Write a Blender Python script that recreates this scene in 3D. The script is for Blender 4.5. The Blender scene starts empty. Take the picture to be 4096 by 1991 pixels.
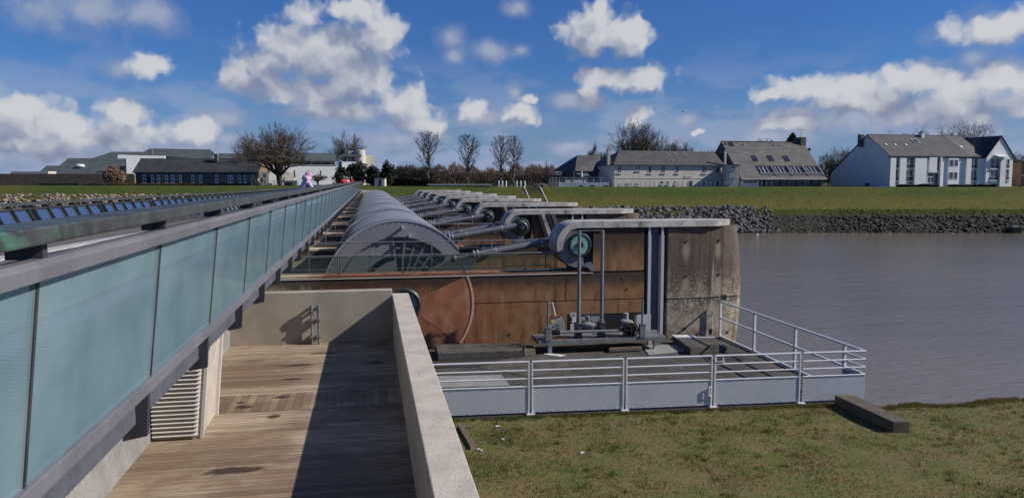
import bpy, bmesh, math, random
from mathutils import Vector, Matrix, noise as mnoise
R = math.radians
scene = bpy.context.scene
col = scene.collection
rnd = random.Random(7)

# ------------------------------------------------------------------ camera
F, CX, CY, EYE = 3050.0, 2048.0, 995.5, 9.3
PITCH, YAW = R(5.18), R(10.6)
cs, sn = math.cos(YAW), math.sin(YAW)
cam = bpy.data.cameras.new('camera'); cam.sensor_width = 36; cam.lens = 36 * F / 4096
cam.clip_start = 0.1; cam.clip_end = 8000
co = bpy.data.objects.new('camera', cam); col.objects.link(co)
co.location = (0, 0, EYE); co.rotation_euler = (math.pi / 2 - PITCH, 0, -YAW)
scene.camera = co

def W(s, d, z):                     # far frame (s across, d away) to world
    return Vector((s * cs + d * sn, -s * sn + d * cs, z))
def SZ(px, py, d):                  # bearing and height read off a photo pixel at distance d
    u = (px - CX) / F; v = (py - CY) / F
    k = math.cos(PITCH) - v * math.sin(PITCH)
    return u / k * d, EYE + (-math.sin(PITCH) - v * math.cos(PITCH)) / k * d
def SX(px, d, py=720): return SZ(px, py, d)[0]
def ZZ(py, d): return SZ(CX, py, d)[1]

# ------------------------------------------------------------------ mesh builder
class MB:
    def __init__(s): s.v = []; s.f = []
    def add(s, vs, fs):
        b = len(s.v); s.v += [tuple(p) for p in vs]; s.f += [tuple(i + b for i in f) for f in fs]; return s
    def box(s, x0, x1, y0, y1, z0, z1):
        return s.add([(x0,y0,z0),(x1,y0,z0),(x1,y1,z0),(x0,y1,z0),(x0,y0,z1),(x1,y0,z1),(x1,y1,z1),(x0,y1,z1)],
            [(0,3,2,1),(4,5,6,7),(0,1,5,4),(1,2,6,5),(2,3,7,6),(3,0,4,7)])
    def quad(s, *p): return s.add(p, [tuple(range(len(p)))])
    def beam(s, p, q, w, h, up=(0,0,1)):
        p = Vector(p); q = Vector(q); d = (q - p).normalized(); up = Vector(up)
        if abs(d.dot(up)) > .98: up = Vector((0, 1, 0))
        a = d.cross(up).normalized() * w / 2; b = a.cross(d).normalized() * h / 2
        vs = [p-a-b, p+a-b, p+a+b, p-a+b, q-a-b, q+a-b, q+a+b, q-a+b]
        return s.add(vs, [(0,3,2,1),(4,5,6,7),(0,1,5,4),(1,2,6,5),(2,3,7,6),(3,0,4,7)])
    def tube(s, p, q, r0, r1=None, n=8, cap=True):
        p = Vector(p); q = Vector(q); r1 = r0 if r1 is None else r1
        d = (q - p).normalized(); a = d.cross(Vector((0,0,1)) if abs(d.z) < .9 else Vector((1,0,0))).normalized(); b = d.cross(a)
        vs = []
        for c, r in ((p, r0), (q, r1)):
            for i in range(n):
                t = 2 * math.pi * i / n; vs.append(c + a * math.cos(t) * r + b * math.sin(t) * r)
        fs = [(i, (i+1) % n, n + (i+1) % n, n + i) for i in range(n)]
        if cap: fs += [tuple(range(n))[::-1], tuple(range(n, 2*n))]
        return s.add(vs, fs)
    def path(s, pts, r, n=8):
        for i in range(len(pts) - 1): s.tube(pts[i], pts[i+1], r, r, n)
        return s
    def prism(s, poly, a, b, axis='y'):  # polygon extruded along an axis
        n = len(poly)
        m = {'y': lambda p, t: (p[0], t, p[1]), 'z': lambda p, t: (p[0], p[1], t), 'x': lambda p, t: (t, p[0], p[1])}[axis]
        vs = [m(p, a) for p in poly] + [m(p, b) for p in poly]
        return s.add(vs, [tuple(range(n)), tuple(range(n, 2*n))[::-1]] + [(i, n+i, n+(i+1) % n, (i+1) % n) for i in range(n)])
    def arc(s, cx, cz, r0, r1, a0, a1, y0, y1, n=24):   # ring sector in xz, thick in y
        vs = []
        for i in range(n + 1):
            t = R(a0 + (a1 - a0) * i / n); c, k = math.cos(t), math.sin(t)
            vs += [(cx+r0*c, y0, cz+r0*k), (cx+r1*c, y0, cz+r1*k), (cx+r1*c, y1, cz+r1*k), (cx+r0*c, y1, cz+r0*k)]
        fs = []
        for i in range(n):
            b = 4*i
            for j in range(4): fs.append((b+j, b+(j+1) % 4, b+4+(j+1) % 4, b+4+j))
        if abs(a1 - a0) < 359.9: fs += [(0,3,2,1), (4*n, 4*n+1, 4*n+2, 4*n+3)]
        return s.add(vs, fs)
    def lathe(s, c, prof, n=24, axis='y'):     # prof: (radius, offset along axis)
        c = Vector(c); vs = []
        for r, h in prof:
            for i in range(n):
                t = 2*math.pi*i/n; x, z = r*math.cos(t), r*math.sin(t)
                vs.append(c + Vector({'y': (x, h, z), 'z': (x, z, h), 'x': (h, x, z)}[axis]))
        fs = [(k*n+i, k*n+(i+1) % n, (k+1)*n+(i+1) % n, (k+1)*n+i) for k in range(len(prof)-1) for i in range(n)]
        fs += [tuple(range(n)), tuple(range((len(prof)-1)*n, len(prof)*n))]
        return s.add(vs, fs)
    def ball(s, c, rx, ry, rz, n=8, m=6, jit=0, rg=rnd):
        c = Vector(c); vs = [c + Vector((0,0,-rz))]; 
        for j in range(1, m):
            t = -math.pi/2 + math.pi*j/m
            for i in range(n):
                p = 2*math.pi*i/n; k = 1 + rg.uniform(-jit, jit)
                vs.append(c + Vector((rx*math.cos(t)*math.cos(p)*k, ry*math.cos(t)*math.sin(p)*k, rz*math.sin(t)*k)))
        vs.append(c + Vector((0,0,rz))); L = len(vs)-1
        fs = [(0, 1+(i+1) % n, 1+i) for i in range(n)]
        for j in range(m-2):
            for i in range(n): a = 1+j*n+i; b = 1+j*n+(i+1) % n; fs.append((a, b, b+n, a+n))
        a = 1+(m-2)*n; fs += [(a+i, a+(i+1) % n, L) for i in range(n)]
        return s.add(vs, fs)
    def build(s, name, m, parent=None, smooth=False, bevel=0, fix=True, kind=None):
        me = bpy.data.meshes.new(name); me.from_pydata(s.v, [], s.f)
        if fix:
            bm = bmesh.new(); bm.from_mesh(me); bmesh.ops.recalc_face_normals(bm, faces=bm.faces); bm.to_mesh(me); bm.free()
        me.materials.append(m)
        if smooth:
            me.polygons.foreach_set('use_smooth', [True]*len(me.polygons))
            try: me.set_sharp_from_angle(angle=R(35))
            except Exception: pass
        o = bpy.data.objects.new(name, me); col.objects.link(o)
        if parent: o.parent = parent
        if bevel:
            b = o.modifiers.new('bevel', 'BEVEL'); b.width = bevel; b.segments = 2; b.limit_method = 'ANGLE'
        if kind: o['kind'] = kind
        return o

def tag(o, label, cat, group=None):
    o['label'] = label; o['category'] = cat
    if group: o['group'] = group
    return o
def empty(name, loc=(0,0,0), rz=0, label=None, cat=None, group=None):
    o = bpy.data.objects.new(name, None); col.objects.link(o); o.location = loc; o.rotation_euler = (0,0,rz)
    o.empty_display_size = .2
    if label: tag(o, label, cat, group)
    return o
def copy_tree(o, parent=None):
    c = o.copy(); col.objects.link(c); c.parent = parent
    for ch in o.children: copy_tree(ch, c)
    return c

# ------------------------------------------------------------------ materials
def nt(name):
    m = bpy.data.materials.new(name); m.use_nodes = True
    t = m.node_tree; return m, t, t.nodes['Principled BSDF'], t.nodes['Material Output']
class G:
    def __init__(s, t): s.t = t
    def n(s, ty, **k):
        o = s.t.nodes.new(ty)
        for a, b in k.items(): setattr(o, a, b)
        return o
    def l(s, a, b): s.t.links.new(a, b)
    def val(s, sock, x):
        if x is None: return
        if hasattr(x, 'node'): s.l(x, sock)
        else: sock.default_value = x
    def coord(s, stretch=(1,1,1), kind='Object', rot=(0,0,0)):
        c = s.n('ShaderNodeTexCoord'); mp = s.n('ShaderNodeMapping'); mp.inputs['Scale'].default_value = stretch
        mp.inputs['Rotation'].default_value = rot
        s.l(c.outputs[kind], mp.inputs[0]); return mp.outputs[0]
    def noise(s, vec, scale, detail=5, rough=.6, dist=0):
        o = s.n('ShaderNodeTexNoise'); o.inputs['Scale'].default_value = scale; o.inputs['Detail'].default_value = detail
        o.inputs['Roughness'].default_value = rough; o.inputs['Distortion'].default_value = dist
        s.l(vec, o.inputs['Vector']); return o.outputs[0]
    def ramp(s, fac, a, b, ca=0., cb=1.):
        o = s.n('ShaderNodeMapRange', interpolation_type='SMOOTHSTEP'); s.l(fac, o.inputs[0])
        o.inputs[1].default_value = a; o.inputs[2].default_value = b; o.inputs[3].default_value = ca; o.inputs[4].default_value = cb
        return o.outputs[0]
    def mix(s, fac, a, b, mode='MIX'):
        o = s.n('ShaderNodeMix', data_type='RGBA', blend_type=mode)
        s.val(o.inputs[0], fac)
        for k, x in ((6, a), (7, b)):
            if hasattr(x, 'node'): s.l(x, o.inputs[k])
            else: o.inputs[k].default_value = (*x, 1)
        return o.outputs[2]
    def math(s, op, a, b=None, c=None, clamp=False):
        o = s.n('ShaderNodeMath', operation=op); o.use_clamp = clamp
        for i, x in enumerate((a, b, c)): s.val(o.inputs[i], x)
        return o.outputs[0]
    def xyz(s, vec):
        o = s.n('ShaderNodeSeparateXYZ'); s.l(vec, o.inputs[0]); return o.outputs
    def bump(s, h, strength, dist, bs):
        o = s.n('ShaderNodeBump'); o.inputs['Strength'].default_value = strength; o.inputs['Distance'].default_value = dist
        s.l(h, o.inputs['Height']); s.l(o.outputs[0], bs.inputs['Normal'])

def mk(name, c1, c2=None, scale=4, rough=.75, bump=.15, dist=.02, bscale=None, metal=0, stretch=(1,1,1), lo=.4, hi=.62,
       c3=None, s3=1, st3=(1,1,1), lo3=.52, hi3=.7, spec=.4, fine=.12):
    m, t, bs, out = nt(name); g = G(t)
    v = g.coord(stretch); c2 = c2 or tuple(x*.75 for x in c1)
    base = g.mix(g.ramp(g.noise(v, scale), lo, hi), c1, c2)
    if c3: base = g.mix(g.ramp(g.noise(g.coord(st3), s3, 6, .65), lo3, hi3), base, c3)
    if fine:
        f = g.ramp(g.noise(g.coord(), (bscale or scale*6), 3), .3, .7, 1-fine, 1+fine)
        base = g.mix(1, base, f, 'MULTIPLY')
    g.l(base, bs.inputs['Base Color'])
    bs.inputs['Roughness'].default_value = rough; bs.inputs['Metallic'].default_value = metal
    bs.inputs['Specular IOR Level'].default_value = spec
    if bump: g.bump(g.noise(g.coord(), bscale or scale*6, 6), bump, dist, bs)
    return m

M = {}
M['steel'] = mk('grey_painted_steel', (.115,.12,.145), (.095,.1,.122), 1.2, .42, .04, .01, 9, c3=(.10,.085,.075), s3=1.5, st3=(1,1,.25), lo3=.62, hi3=.85)
M['steel_mid'] = mk('mid_grey_steel', (.18,.183,.205), (.15,.153,.172), 1.5, .38, .03, .01, 9, fine=.06)
M['steel_dark'] = mk('dark_grey_steel', (.055,.056,.066), (.04,.04,.05), 2, .5, .05, .01, 12)
M['gate'] = mk('gate_grey_paint', (.25,.255,.285), (.215,.22,.25), .5, .45, .03, .02, 4, c3=(.15,.145,.15), s3=.8, st3=(1,.6,.25), lo3=.55, hi3=.85, fine=.05)
M['galv'] = mk('galvanised_grey', (.22,.225,.235), (.17,.175,.185), 5, .5, .06, .01, 20, metal=.2)
M['white_paint'] = mk('white_painted_metal', (.66,.67,.69), (.60,.61,.63), 1.5, .38, .03, .005, 12, fine=.04)
M['plate'] = mk('pale_grey_painted_plate', (.50,.52,.55), (.46,.485,.515), .8, .45, .05, .01, 3, fine=.03, c3=(.36,.37,.37), s3=1.2, st3=(1,1,.3), lo3=.66, hi3=.9)
M['black'] = mk('black_paint_and_shade', (.012,.012,.014), (.02,.02,.02), 4, .6, .1)  # black for really dark parts, also for shade painted into gaps
M['verdigris'] = mk('verdigris_bronze', (.23,.44,.37), (.16,.32,.27), 5, .6, .15, c3=(.06,.09,.08), s3=4, lo3=.58, hi3=.72)
M['bronze'] = mk('dark_bronze', (.03,.036,.038), (.055,.07,.068), 8, .45, .1, metal=.3)
M['concrete'] = mk('pale_concrete', (.53,.47,.405), (.45,.40,.345), 2.5, .85, .35, .012, 45, c3=(.30,.265,.22), s3=11, lo3=.62, hi3=.70, fine=.13)
M['concrete_wall'] = mk('smooth_pale_concrete_wall', (.40,.355,.29), (.33,.29,.235), 1.1, .85, .12, .01, 30, c3=(.22,.17,.10), s3=.9, st3=(1.2,1.2,.5), lo3=.58, hi3=.8, fine=.07)
M['concrete_grey'] = mk('grey_concrete', (.30,.29,.275), (.24,.23,.22), 2, .85, .2, .01, 30)
M['cap'] = mk('weathered_concrete_cap', (.47,.455,.425), (.34,.32,.295), 2.2, .85, .3, .015, 25, c3=(.10,.09,.08), s3=2.2, st3=(1,1,.6), lo3=.55, hi3=.72)
M['asphalt'] = mk('grey_brown_asphalt', (.115,.108,.102), (.14,.132,.125), 1.5, .9, .3, .01, 60, fine=.25)
M['kerb'] = mk('pale_granite', (.48,.48,.47), (.40,.40,.39), 3, .8, .1, .01, 40)
M['yard'] = mk('dark_damp_concrete', (.075,.068,.062), (.05,.045,.042), 1.6, .85, .3, .01, 30, c3=(.13,.115,.10), s3=2.5, lo3=.55, hi3=.72, fine=.25)
M['slab'] = mk('dark_weathered_slab', (.10,.092,.082), (.065,.058,.052), 2.5, .8, .2, .01, 25, c3=(.16,.15,.135), s3=3, lo3=.6, hi3=.72)
M['pale_sheet'] = mk('pale_steel_sheet', (.30,.30,.29), (.25,.25,.24), 2, .6, .08, .005, 15)
M['timber'] = mk('weathered_timber', (.16,.125,.085), (.10,.078,.055), 6, .85, .3, .01, 30, stretch=(1,6,1))
M['gritty'] = mk('worn_concrete_beam', (.12,.10,.075), (.085,.07,.055), 4, .9, .4, .02, 25, c3=(.09,.09,.045), s3=2, lo3=.55, hi3=.7)
M['slate'] = mk('grey_slate_roof', (.085,.083,.083), (.062,.061,.064), .35, .75, .1, .03, 4, stretch=(1,1,3), c3=(.15,.142,.12), s3=.9, st3=(.6,.6,2.2), lo3=.58, hi3=.8, fine=.3)
M['slate_light'] = mk('lichen_slate_roof', (.115,.11,.105), (.085,.083,.082), .4, .75, .1, .03, 4, stretch=(1,1,3), c3=(.20,.19,.165), s3=1.1, st3=(.5,.5,2.5), lo3=.54, hi3=.74, fine=.3)
M['slate_dark'] = mk('dark_slate_roof', (.052,.054,.058), (.038,.04,.044), .5, .7, .1, .03, 4, c3=(.085,.085,.08), s3=1.5, lo3=.6, hi3=.75, fine=.3)
M['slate_green'] = mk('greenish_slate_roof', (.085,.10,.10), (.06,.075,.078), .5, .7, .1, .03, 4, c3=(.12,.13,.10), s3=1.4, st3=(1,1,2), lo3=.55, hi3=.75, fine=.3)
M['render'] = mk('grey_beige_render', (.60,.56,.49), (.54,.50,.435), .4, .9, .05, .01, 8, c3=(.44,.40,.345), s3=.5, st3=(1.5,1.5,.4), lo3=.55, hi3=.8, fine=.05)
M['white_wall'] = mk('white_render', (.74,.75,.76), (.68,.69,.70), .3, .85, .04, .01, 8, fine=.03)
M['cream_wall'] = mk('cream_render', (.62,.58,.52), (.56,.52,.46), .4, .85, .04, .01, 8, fine=.04)
M['window'] = mk('dark_window_glass', (.022,.028,.04), (.035,.042,.058), .8, .12, 0, spec=.6, fine=0)
M['pane_pale'] = mk('curtained_window_glass', (.07,.08,.10), (.022,.028,.035), 1.4, .15, 0, spec=.6, fine=0, stretch=(1.5,1.5,.2))
M['frame'] = mk('white_window_frame', (.62,.63,.64), None, 3, .5, 0, fine=0)
M['shutter'] = mk('white_shutter', (.82,.83,.86), (.72,.74,.78), 6, .6, 0, fine=0, stretch=(1,1,6))
M['brown_panel'] = mk('brown_balcony_panel', (.06,.042,.036), (.05,.035,.03), 3, .6, 0, fine=0)
M['red'] = mk('red_cloth', (.60,.03,.03), (.45,.02,.025), 5, .8, 0, fine=0)
M['dark_red'] = mk('dark_red_board', (.22,.02,.03), (.18,.015,.025), 5, .6, 0, fine=0)
M['brick'] = mk('brown_brick', (.26,.17,.10), (.20,.12,.075), 3, .9, .2, .02, 10)
M['white'] = mk('matt_white', (.75,.75,.74), None, 3, .6, 0, fine=0)
M['bark'] = mk('bark', (.055,.045,.035), (.035,.028,.022), 3, .9, .2)
M['twig'] = mk('brown_twigs', (.13,.10,.078), (.085,.068,.053), .6, .9, 0, fine=0)
M['twig_pale'] = mk('pale_grey_twigs', (.155,.135,.115), (.10,.085,.075), .6, .9, 0, fine=0)
M['twig_brown'] = mk('rusty_brown_twigs', (.27,.175,.12), (.17,.12,.085), .5, .9, 0, fine=0)
M['evergreen'] = mk('dark_evergreen_leaves', (.022,.034,.014), (.012,.019,.01), .9, .7, 0, fine=.3, bscale=3)
M['yellow_green'] = mk('yellow_green_leaves', (.10,.10,.022), (.05,.055,.015), .9, .7, 0, fine=.3, bscale=3)
M['hedge'] = mk('brown_hedge', (.12,.075,.045), (.075,.05,.03), .8, .9, 0, fine=.3, bscale=4)
M['dark_hedge'] = mk('dark_clipped_hedge', (.035,.032,.02), (.022,.02,.014), .8, .9, 0, fine=.3, bscale=4)
M['skin'] = mk('skin', (.45,.27,.2), None, 3, .6, 0, fine=0)
M['hair'] = mk('grey_hair', (.25,.23,.22), None, 3, .8, 0, fine=0)
M['cloth_dark'] = mk('dark_cloth', (.02,.021,.027), None, 3, .9, 0, fine=0)
M['cloth_white'] = mk('white_cloth', (.65,.65,.65), None, 3, .9, 0, fine=0)
M['floral'] = mk('pink_white_floral_cloth', (.70,.62,.72), (.45,.22,.42), 9, .9, 0, lo=.47, hi=.53, c3=(.12,.09,.30), s3=4, lo3=.55, hi3=.6, fine=0)
M['orange'] = mk('orange_rusty_metal', (.30,.10,.03), (.15,.06,.03), 10, .7, .1)
M['yellow'] = mk('yellow_sticker', (.65,.55,.05), None, 3, .6, 0, fine=0)
M['rock'] = mk('grey_rock', (.20,.185,.165), (.075,.07,.066), 1.1, .9, .2, .03, 5, c3=(.05,.048,.045), s3=1.3, lo3=.5, hi3=.6)
M['rock_wet'] = mk('weedy_dark_rock', (.07,.066,.056), (.035,.042,.02), .8, .85, .2, .03, 5, c3=(.16,.15,.135), s3=1.1, lo3=.58, hi3=.68)
M['rock_pale'] = mk('pale_brown_rock', (.32,.28,.23), (.20,.15,.11), .7, .9, .2, .03, 5, c3=(.12,.09,.075), s3=.9, lo3=.52, hi3=.62)

# --- copper coping with verdigris
def copper():
    m, t, bs, out = nt('patinated_copper'); g = G(t)
    n1 = g.noise(g.coord(), 3.2, 6, .65); n2 = g.noise(g.coord((1,1,.15)), 14, 3)
    zone = g.ramp(g.xyz(g.coord())[1], 1.2, -.6)
    base = g.mix(g.ramp(n1, .35, .7), (.042,.043,.042), (.085,.092,.09))
    base = g.mix(g.math('MULTIPLY', g.ramp(g.noise(g.coord((1,.6,1)), 4.5, 6, .7), .46, .62), g.math('MULTIPLY_ADD', zone, .7, .10)), base, (.085,.19,.145))
    base = g.mix(g.math('MULTIPLY', g.ramp(n2, .66, .76), .45), base, (.25,.26,.25))
    g.l(base, bs.inputs['Base Color']); bs.inputs['Roughness'].default_value = .5; bs.inputs['Metallic'].default_value = .15
    g.bump(n1, .15, .01, bs); return m
M['copper'] = copper()

# --- translucent teal glass with fine printed lines
def teal_glass():
    m, t, bs, out = nt('teal_printed_glass'); g = G(t)
    v = g.coord()
    film = g.mix(g.ramp(g.noise(g.coord((1,.7,1)), 1.6, 5), .3, .7), (.30,.40,.44), (.42,.54,.58))
    fz = g.math('FRACT', g.math('MULTIPLY', g.math('ADD', g.xyz(v)[2], g.math('MULTIPLY', g.xyz(v)[1], .25)), 55.))
    line = g.ramp(g.math('ABSOLUTE', g.math('SUBTRACT', fz, .5)), .18, .3)
    g.l(film, bs.inputs['Base Color']); bs.inputs['Roughness'].default_value = .13; bs.inputs['Specular IOR Level'].default_value = .6
    tr = g.n('ShaderNodeBsdfTransparent'); tr.inputs[0].default_value = (.62,.86,.90,1)
    mx = g.n('ShaderNodeMixShader'); g.l(g.math('MULTIPLY_ADD', line, .04, .38), mx.inputs[0])
    g.l(tr.outputs[0], mx.inputs[1]); g.l(bs.outputs[0], mx.inputs[2]); g.l(mx.outputs[0], out.inputs[0])
    return m
M['teal_glass'] = teal_glass()
def clear_glass(name, tint, fac, base=(.02,.03,.03)):
    m, t, bs, out = nt(name); g = G(t)
    bs.inputs['Base Color'].default_value = (*base,1); bs.inputs['Roughness'].default_value = .03; bs.inputs['Specular IOR Level'].default_value = .8
    tr = g.n('ShaderNodeBsdfTransparent'); tr.inputs[0].default_value = (*tint,1)
    fr = g.n('ShaderNodeFresnel'); fr.inputs[0].default_value = 1.5
    mx = g.n('ShaderNodeMixShader'); g.l(g.math('ADD', fr.outputs[0], fac, clamp=True), mx.inputs[0])
    g.l(tr.outputs[0], mx.inputs[1]); g.l(bs.outputs[0], mx.inputs[2]); g.l(mx.outputs[0], out.inputs[0]); return m
M['rail_glass'] = clear_glass('clear_rail_glass', (.80,.88,.84), .05, (.10,.13,.12))
def sky_glass():
    m, t, bs, out = nt('mirror_like_pane'); 
    bs.inputs['Base Color'].default_value = (.40,.52,.62,1); bs.inputs['Metallic'].default_value = .9; bs.inputs['Roughness'].default_value = .08; return m
M['sky_glass'] = sky_glass()

# --- stained pier concrete
def rust():
    m, t, bs, out = nt('rust_stained_concrete'); g = G(t)
    v = g.coord(); x, y, z = g.xyz(v)
    big = g.noise(v, .55, 4); mid = g.noise(v, 2.2, 6, .65); strk = g.noise(g.coord((1,1,.10)), 2.6, 6, .65)
    xr = g.ramp(g.math('MULTIPLY_ADD', big, 3.0, x), 4.6, 8.6)
    c = g.mix(xr, (.29,.100,.042), (.27,.145,.062))
    c = g.mix(g.ramp(mid, .40, .66, 0, .75), c, (.17,.075,.03))
    c = g.mix(g.ramp(strk, .53, .66, 0, .7), c, (.34,.22,.125)); c = g.mix(g.ramp(strk, .46, .36, 0, .75), c, (.06,.032,.018))
    pale = g.ramp(g.math('MULTIPLY_ADD', mid, 2.2, x), -.4, -1.9)
    c = g.mix(pale, c, (.58,.49,.38))
    # dark run-off below every top edge, in streaks
    top1 = g.math('MULTIPLY', g.ramp(g.math('MULTIPLY_ADD', strk, 1.1, z), 5.25, 5.85), g.ramp(z, 5.56, 5.50))
    top2 = g.math('MULTIPLY', g.ramp(g.math('MULTIPLY_ADD', strk, 2.6, z), 7.2, 8.2), g.ramp(z, 5.5, 5.6))
    c = g.mix(g.math('MULTIPLY', g.math('ADD', top1, top2, clamp=True), .88), c, (.020,.014,.011))
    c = g.mix(g.ramp(g.noise(v, 7, 5, .7), .62, .74, 0, .55), c, (.38,.28,.19)); c = g.mix(g.ramp(g.noise(g.coord((1,1,.05)), 4.5, 4, .6), .60, .68, 0, .6), c, (.05,.03,.02))
    low = g.math('MULTIPLY', g.ramp(z, 3.5, 2.6), g.ramp(mid, .45, .6))
    c = g.mix(g.math('MULTIPLY', low, .5), c, (.075,.06,.03))
    g.l(c, bs.inputs['Base Color']); bs.inputs['Roughness'].default_value = .8
    g.bump(g.noise(v, 16, 6), .2, .02, bs); return m
M['rust'] = rust()
def nose():
    m, t, bs, out = nt('streaked_nose_concrete'); g = G(t)
    v = g.coord(); x, y, z = g.xyz(v)
    strk = g.noise(g.coord((1,1,.12)), 2.0, 6, .7); mid = g.noise(v, 2.0, 7, .7); fin = g.noise(v, 8, 6, .7)
    c = g.mix(g.ramp(mid, .35, .62), (.36,.30,.215), (.19,.142,.095))
    c = g.mix(g.math('MULTIPLY', g.ramp(strk, .44, .53), g.ramp(z, 4.3, 5.0)), c, (.125,.072,.045))
    up = g.ramp(g.math('ADD', g.math('MULTIPLY_ADD', mid, 2.0, z), g.math('MULTIPLY', strk, 1.6)), 5.6, 7.4)
    c = g.mix(g.math('MULTIPLY', up, .80), c, (.070,.047,.036))
    dk = g.math('MULTIPLY', g.ramp(g.math('MULTIPLY_ADD', mid, 1.4, z), 4.35, 5.0), g.ramp(z, 4.36, 4.28))
    c = g.mix(g.math('MULTIPLY', dk, .75), c, (.05,.045,.04))
    for hx, hz in ((13.06,6.72),(14.57,6.73),(13.06,5.26),(14.58,5.28)):
        q2 = g.n('ShaderNodeVectorMath', operation='MULTIPLY_ADD'); g.l(v, q2.inputs[0]); q2.inputs[1].default_value = (1/.20, 0, 1/.42); q2.inputs[2].default_value = (-hx/.20, 0, -(hz-.38)/.42)
        ln = g.n('ShaderNodeVectorMath', operation='LENGTH'); g.l(q2.outputs[0], ln.inputs[0])
        c = g.mix(g.ramp(g.math('ADD', ln.outputs['Value'], g.math('MULTIPLY', fin, 1.6)), 2.1, 1.1, 0, .7), c, (.34,.27,.20))
    wz = g.ramp(g.math('MULTIPLY_ADD', mid, 1.5, z), 6.6, 4.7, .12, 1)
    c = g.mix(g.math('MULTIPLY', g.ramp(fin, .50, .62, 0, .75), wz), c, (.56,.52,.46))
    c = g.mix(g.ramp(g.noise(g.coord((1,1,.05)), 5, 4, .6), .64, .70, 0, .5), c, (.50,.47,.42))
    c = g.mix(g.ramp(g.noise(g.coord((1,1,.04)), 3.2, 3, .5), .60, .68, 0, .7), c, (.045,.032,.026))
    c = g.mix(g.math('MULTIPLY', g.ramp(z, 3.4, 2.3), g.ramp(mid, .42, .6)), c, (.16,.11,.045))
    g.l(c, bs.inputs['Base Color']); bs.inputs['Roughness'].default_value = .85
    g.bump(fin, .3, .02, bs); return m
M['nose'] = nose()
M['dull_hub'] = mk('dull_greenish_bronze', (.085,.125,.11), (.05,.066,.062), 5, .6, .15, c3=(.14,.22,.19), s3=5, lo3=.6, hi3=.75)
M['arc_edge'] = mk('pinkish_worn_edge', (.60,.40,.29), (.50,.31,.21), 3, .8, .2, .01, 20)
M['red_plate'] = mk('red_rust_plate', (.36,.145,.078), (.26,.10,.052), 1.6, .8, .2, .01, 20, c3=(.42,.24,.16), s3=2.2, st3=(1,1,.16), lo3=.55, hi3=.72, fine=.1)
# --- timber terrace boards
STAINS = [(-1.62,9.15,.42,.13),(-1.42,11.2,.12,.10),(-1.35,14.3,.35,.10),(-1.35,13.3,.22,.08),(-.95,15.2,.3,.07),(-2.3,8.2,.2,.06)]
STAINS2 = [(-1.9,11.75,.15,.10),(-1.4,12.2,.14,.10),(-2.0,12.0,.08,.06)]
def boards(name, rot=0):
    m, t, bs, out = nt(name); g = G(t)
    v = g.coord(rot=(0,0,rot)); x, y, z = g.xyz(v)
    bw = .118
    q = g.math('DIVIDE', y, bw); fr = g.math('FRACT', q); idx = g.math('FLOOR', q)
    wn = g.n('ShaderNodeTexWhiteNoise', noise_dimensions='1D'); g.l(idx, wn.inputs['W'])
    grain = g.noise(g.coord((.7,14,1), rot=(0,0,rot)), 2.2, 6, .7); big = g.noise(v, .55, 5)
    c = g.mix(g.ramp(grain, .32, .68), (.23,.175,.122), (.48,.385,.275))
    c = g.mix(g.ramp(big, .42, .6, 0, .75), c, (.17,.108,.070))
    c = g.mix(1, c, g.ramp(wn.outputs[0], 0, 1, .78, 1.15), 'MULTIPLY')
    c = g.mix(g.ramp(g.noise(g.coord((.35,1.0,1), rot=(0,0,rot)), 2.0, 4, .6), .69, .725, 0, .9), c, (.028,.012,.008))
    for sx_, sy_, ra, rb in (STAINS if not rot else STAINS2):
        q2 = g.n('ShaderNodeVectorMath', operation='MULTIPLY_ADD'); g.l(g.coord(), q2.inputs[0]); q2.inputs[1].default_value = (1/ra, 1/rb, 0); q2.inputs[2].default_value = (-sx_/ra, -sy_/rb, 0)
        ln = g.n('ShaderNodeVectorMath', operation='LENGTH'); g.l(q2.outputs[0], ln.inputs[0])
        c = g.mix(g.ramp(g.math('ADD', ln.outputs['Value'], g.math('MULTIPLY', g.noise(g.coord((3,7,1)), 2.5, 4), 1.3)), 1.75, 1.2, 0, .9), c, (.03,.012,.008))
    e = g.math('ABSOLUTE', g.math('SUBTRACT', fr, .5))
    gap = g.ramp(e, .465, .495)
    c = g.mix(gap, c, (.012,.009,.007))
    g.l(c, bs.inputs['Base Color']); bs.inputs['Roughness'].default_value = .8
    g.bump(g.math('SUBTRACT', grain, g.math('MULTIPLY', gap, 3.)), .35, .01, bs); return m
M['boards'] = boards('weathered_deck_boards')
M['boards_along'] = boards('weathered_cross_boards', R(90))
# --- slotted grating
def grating():
    m, t, bs, out = nt('steel_grating'); g = G(t)
    x, y, z = g.xyz(g.coord())
    a = g.math('ABSOLUTE', g.math('SUBTRACT', g.math('FRACT', g.math('MULTIPLY', x, 16.)), .5))
    b = g.math('ABSOLUTE', g.math('SUBTRACT', g.math('FRACT', g.math('MULTIPLY', y, 8.)), .5))
    h = g.math('MAXIMUM', g.ramp(a, .28, .4), g.ramp(b, .34, .44))
    c = g.mix(h, (.008,.007,.007), (.085,.075,.072))
    g.l(c, bs.inputs['Base Color']); bs.inputs['Roughness'].default_value = .6; return m
M['grating'] = grating()
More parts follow.
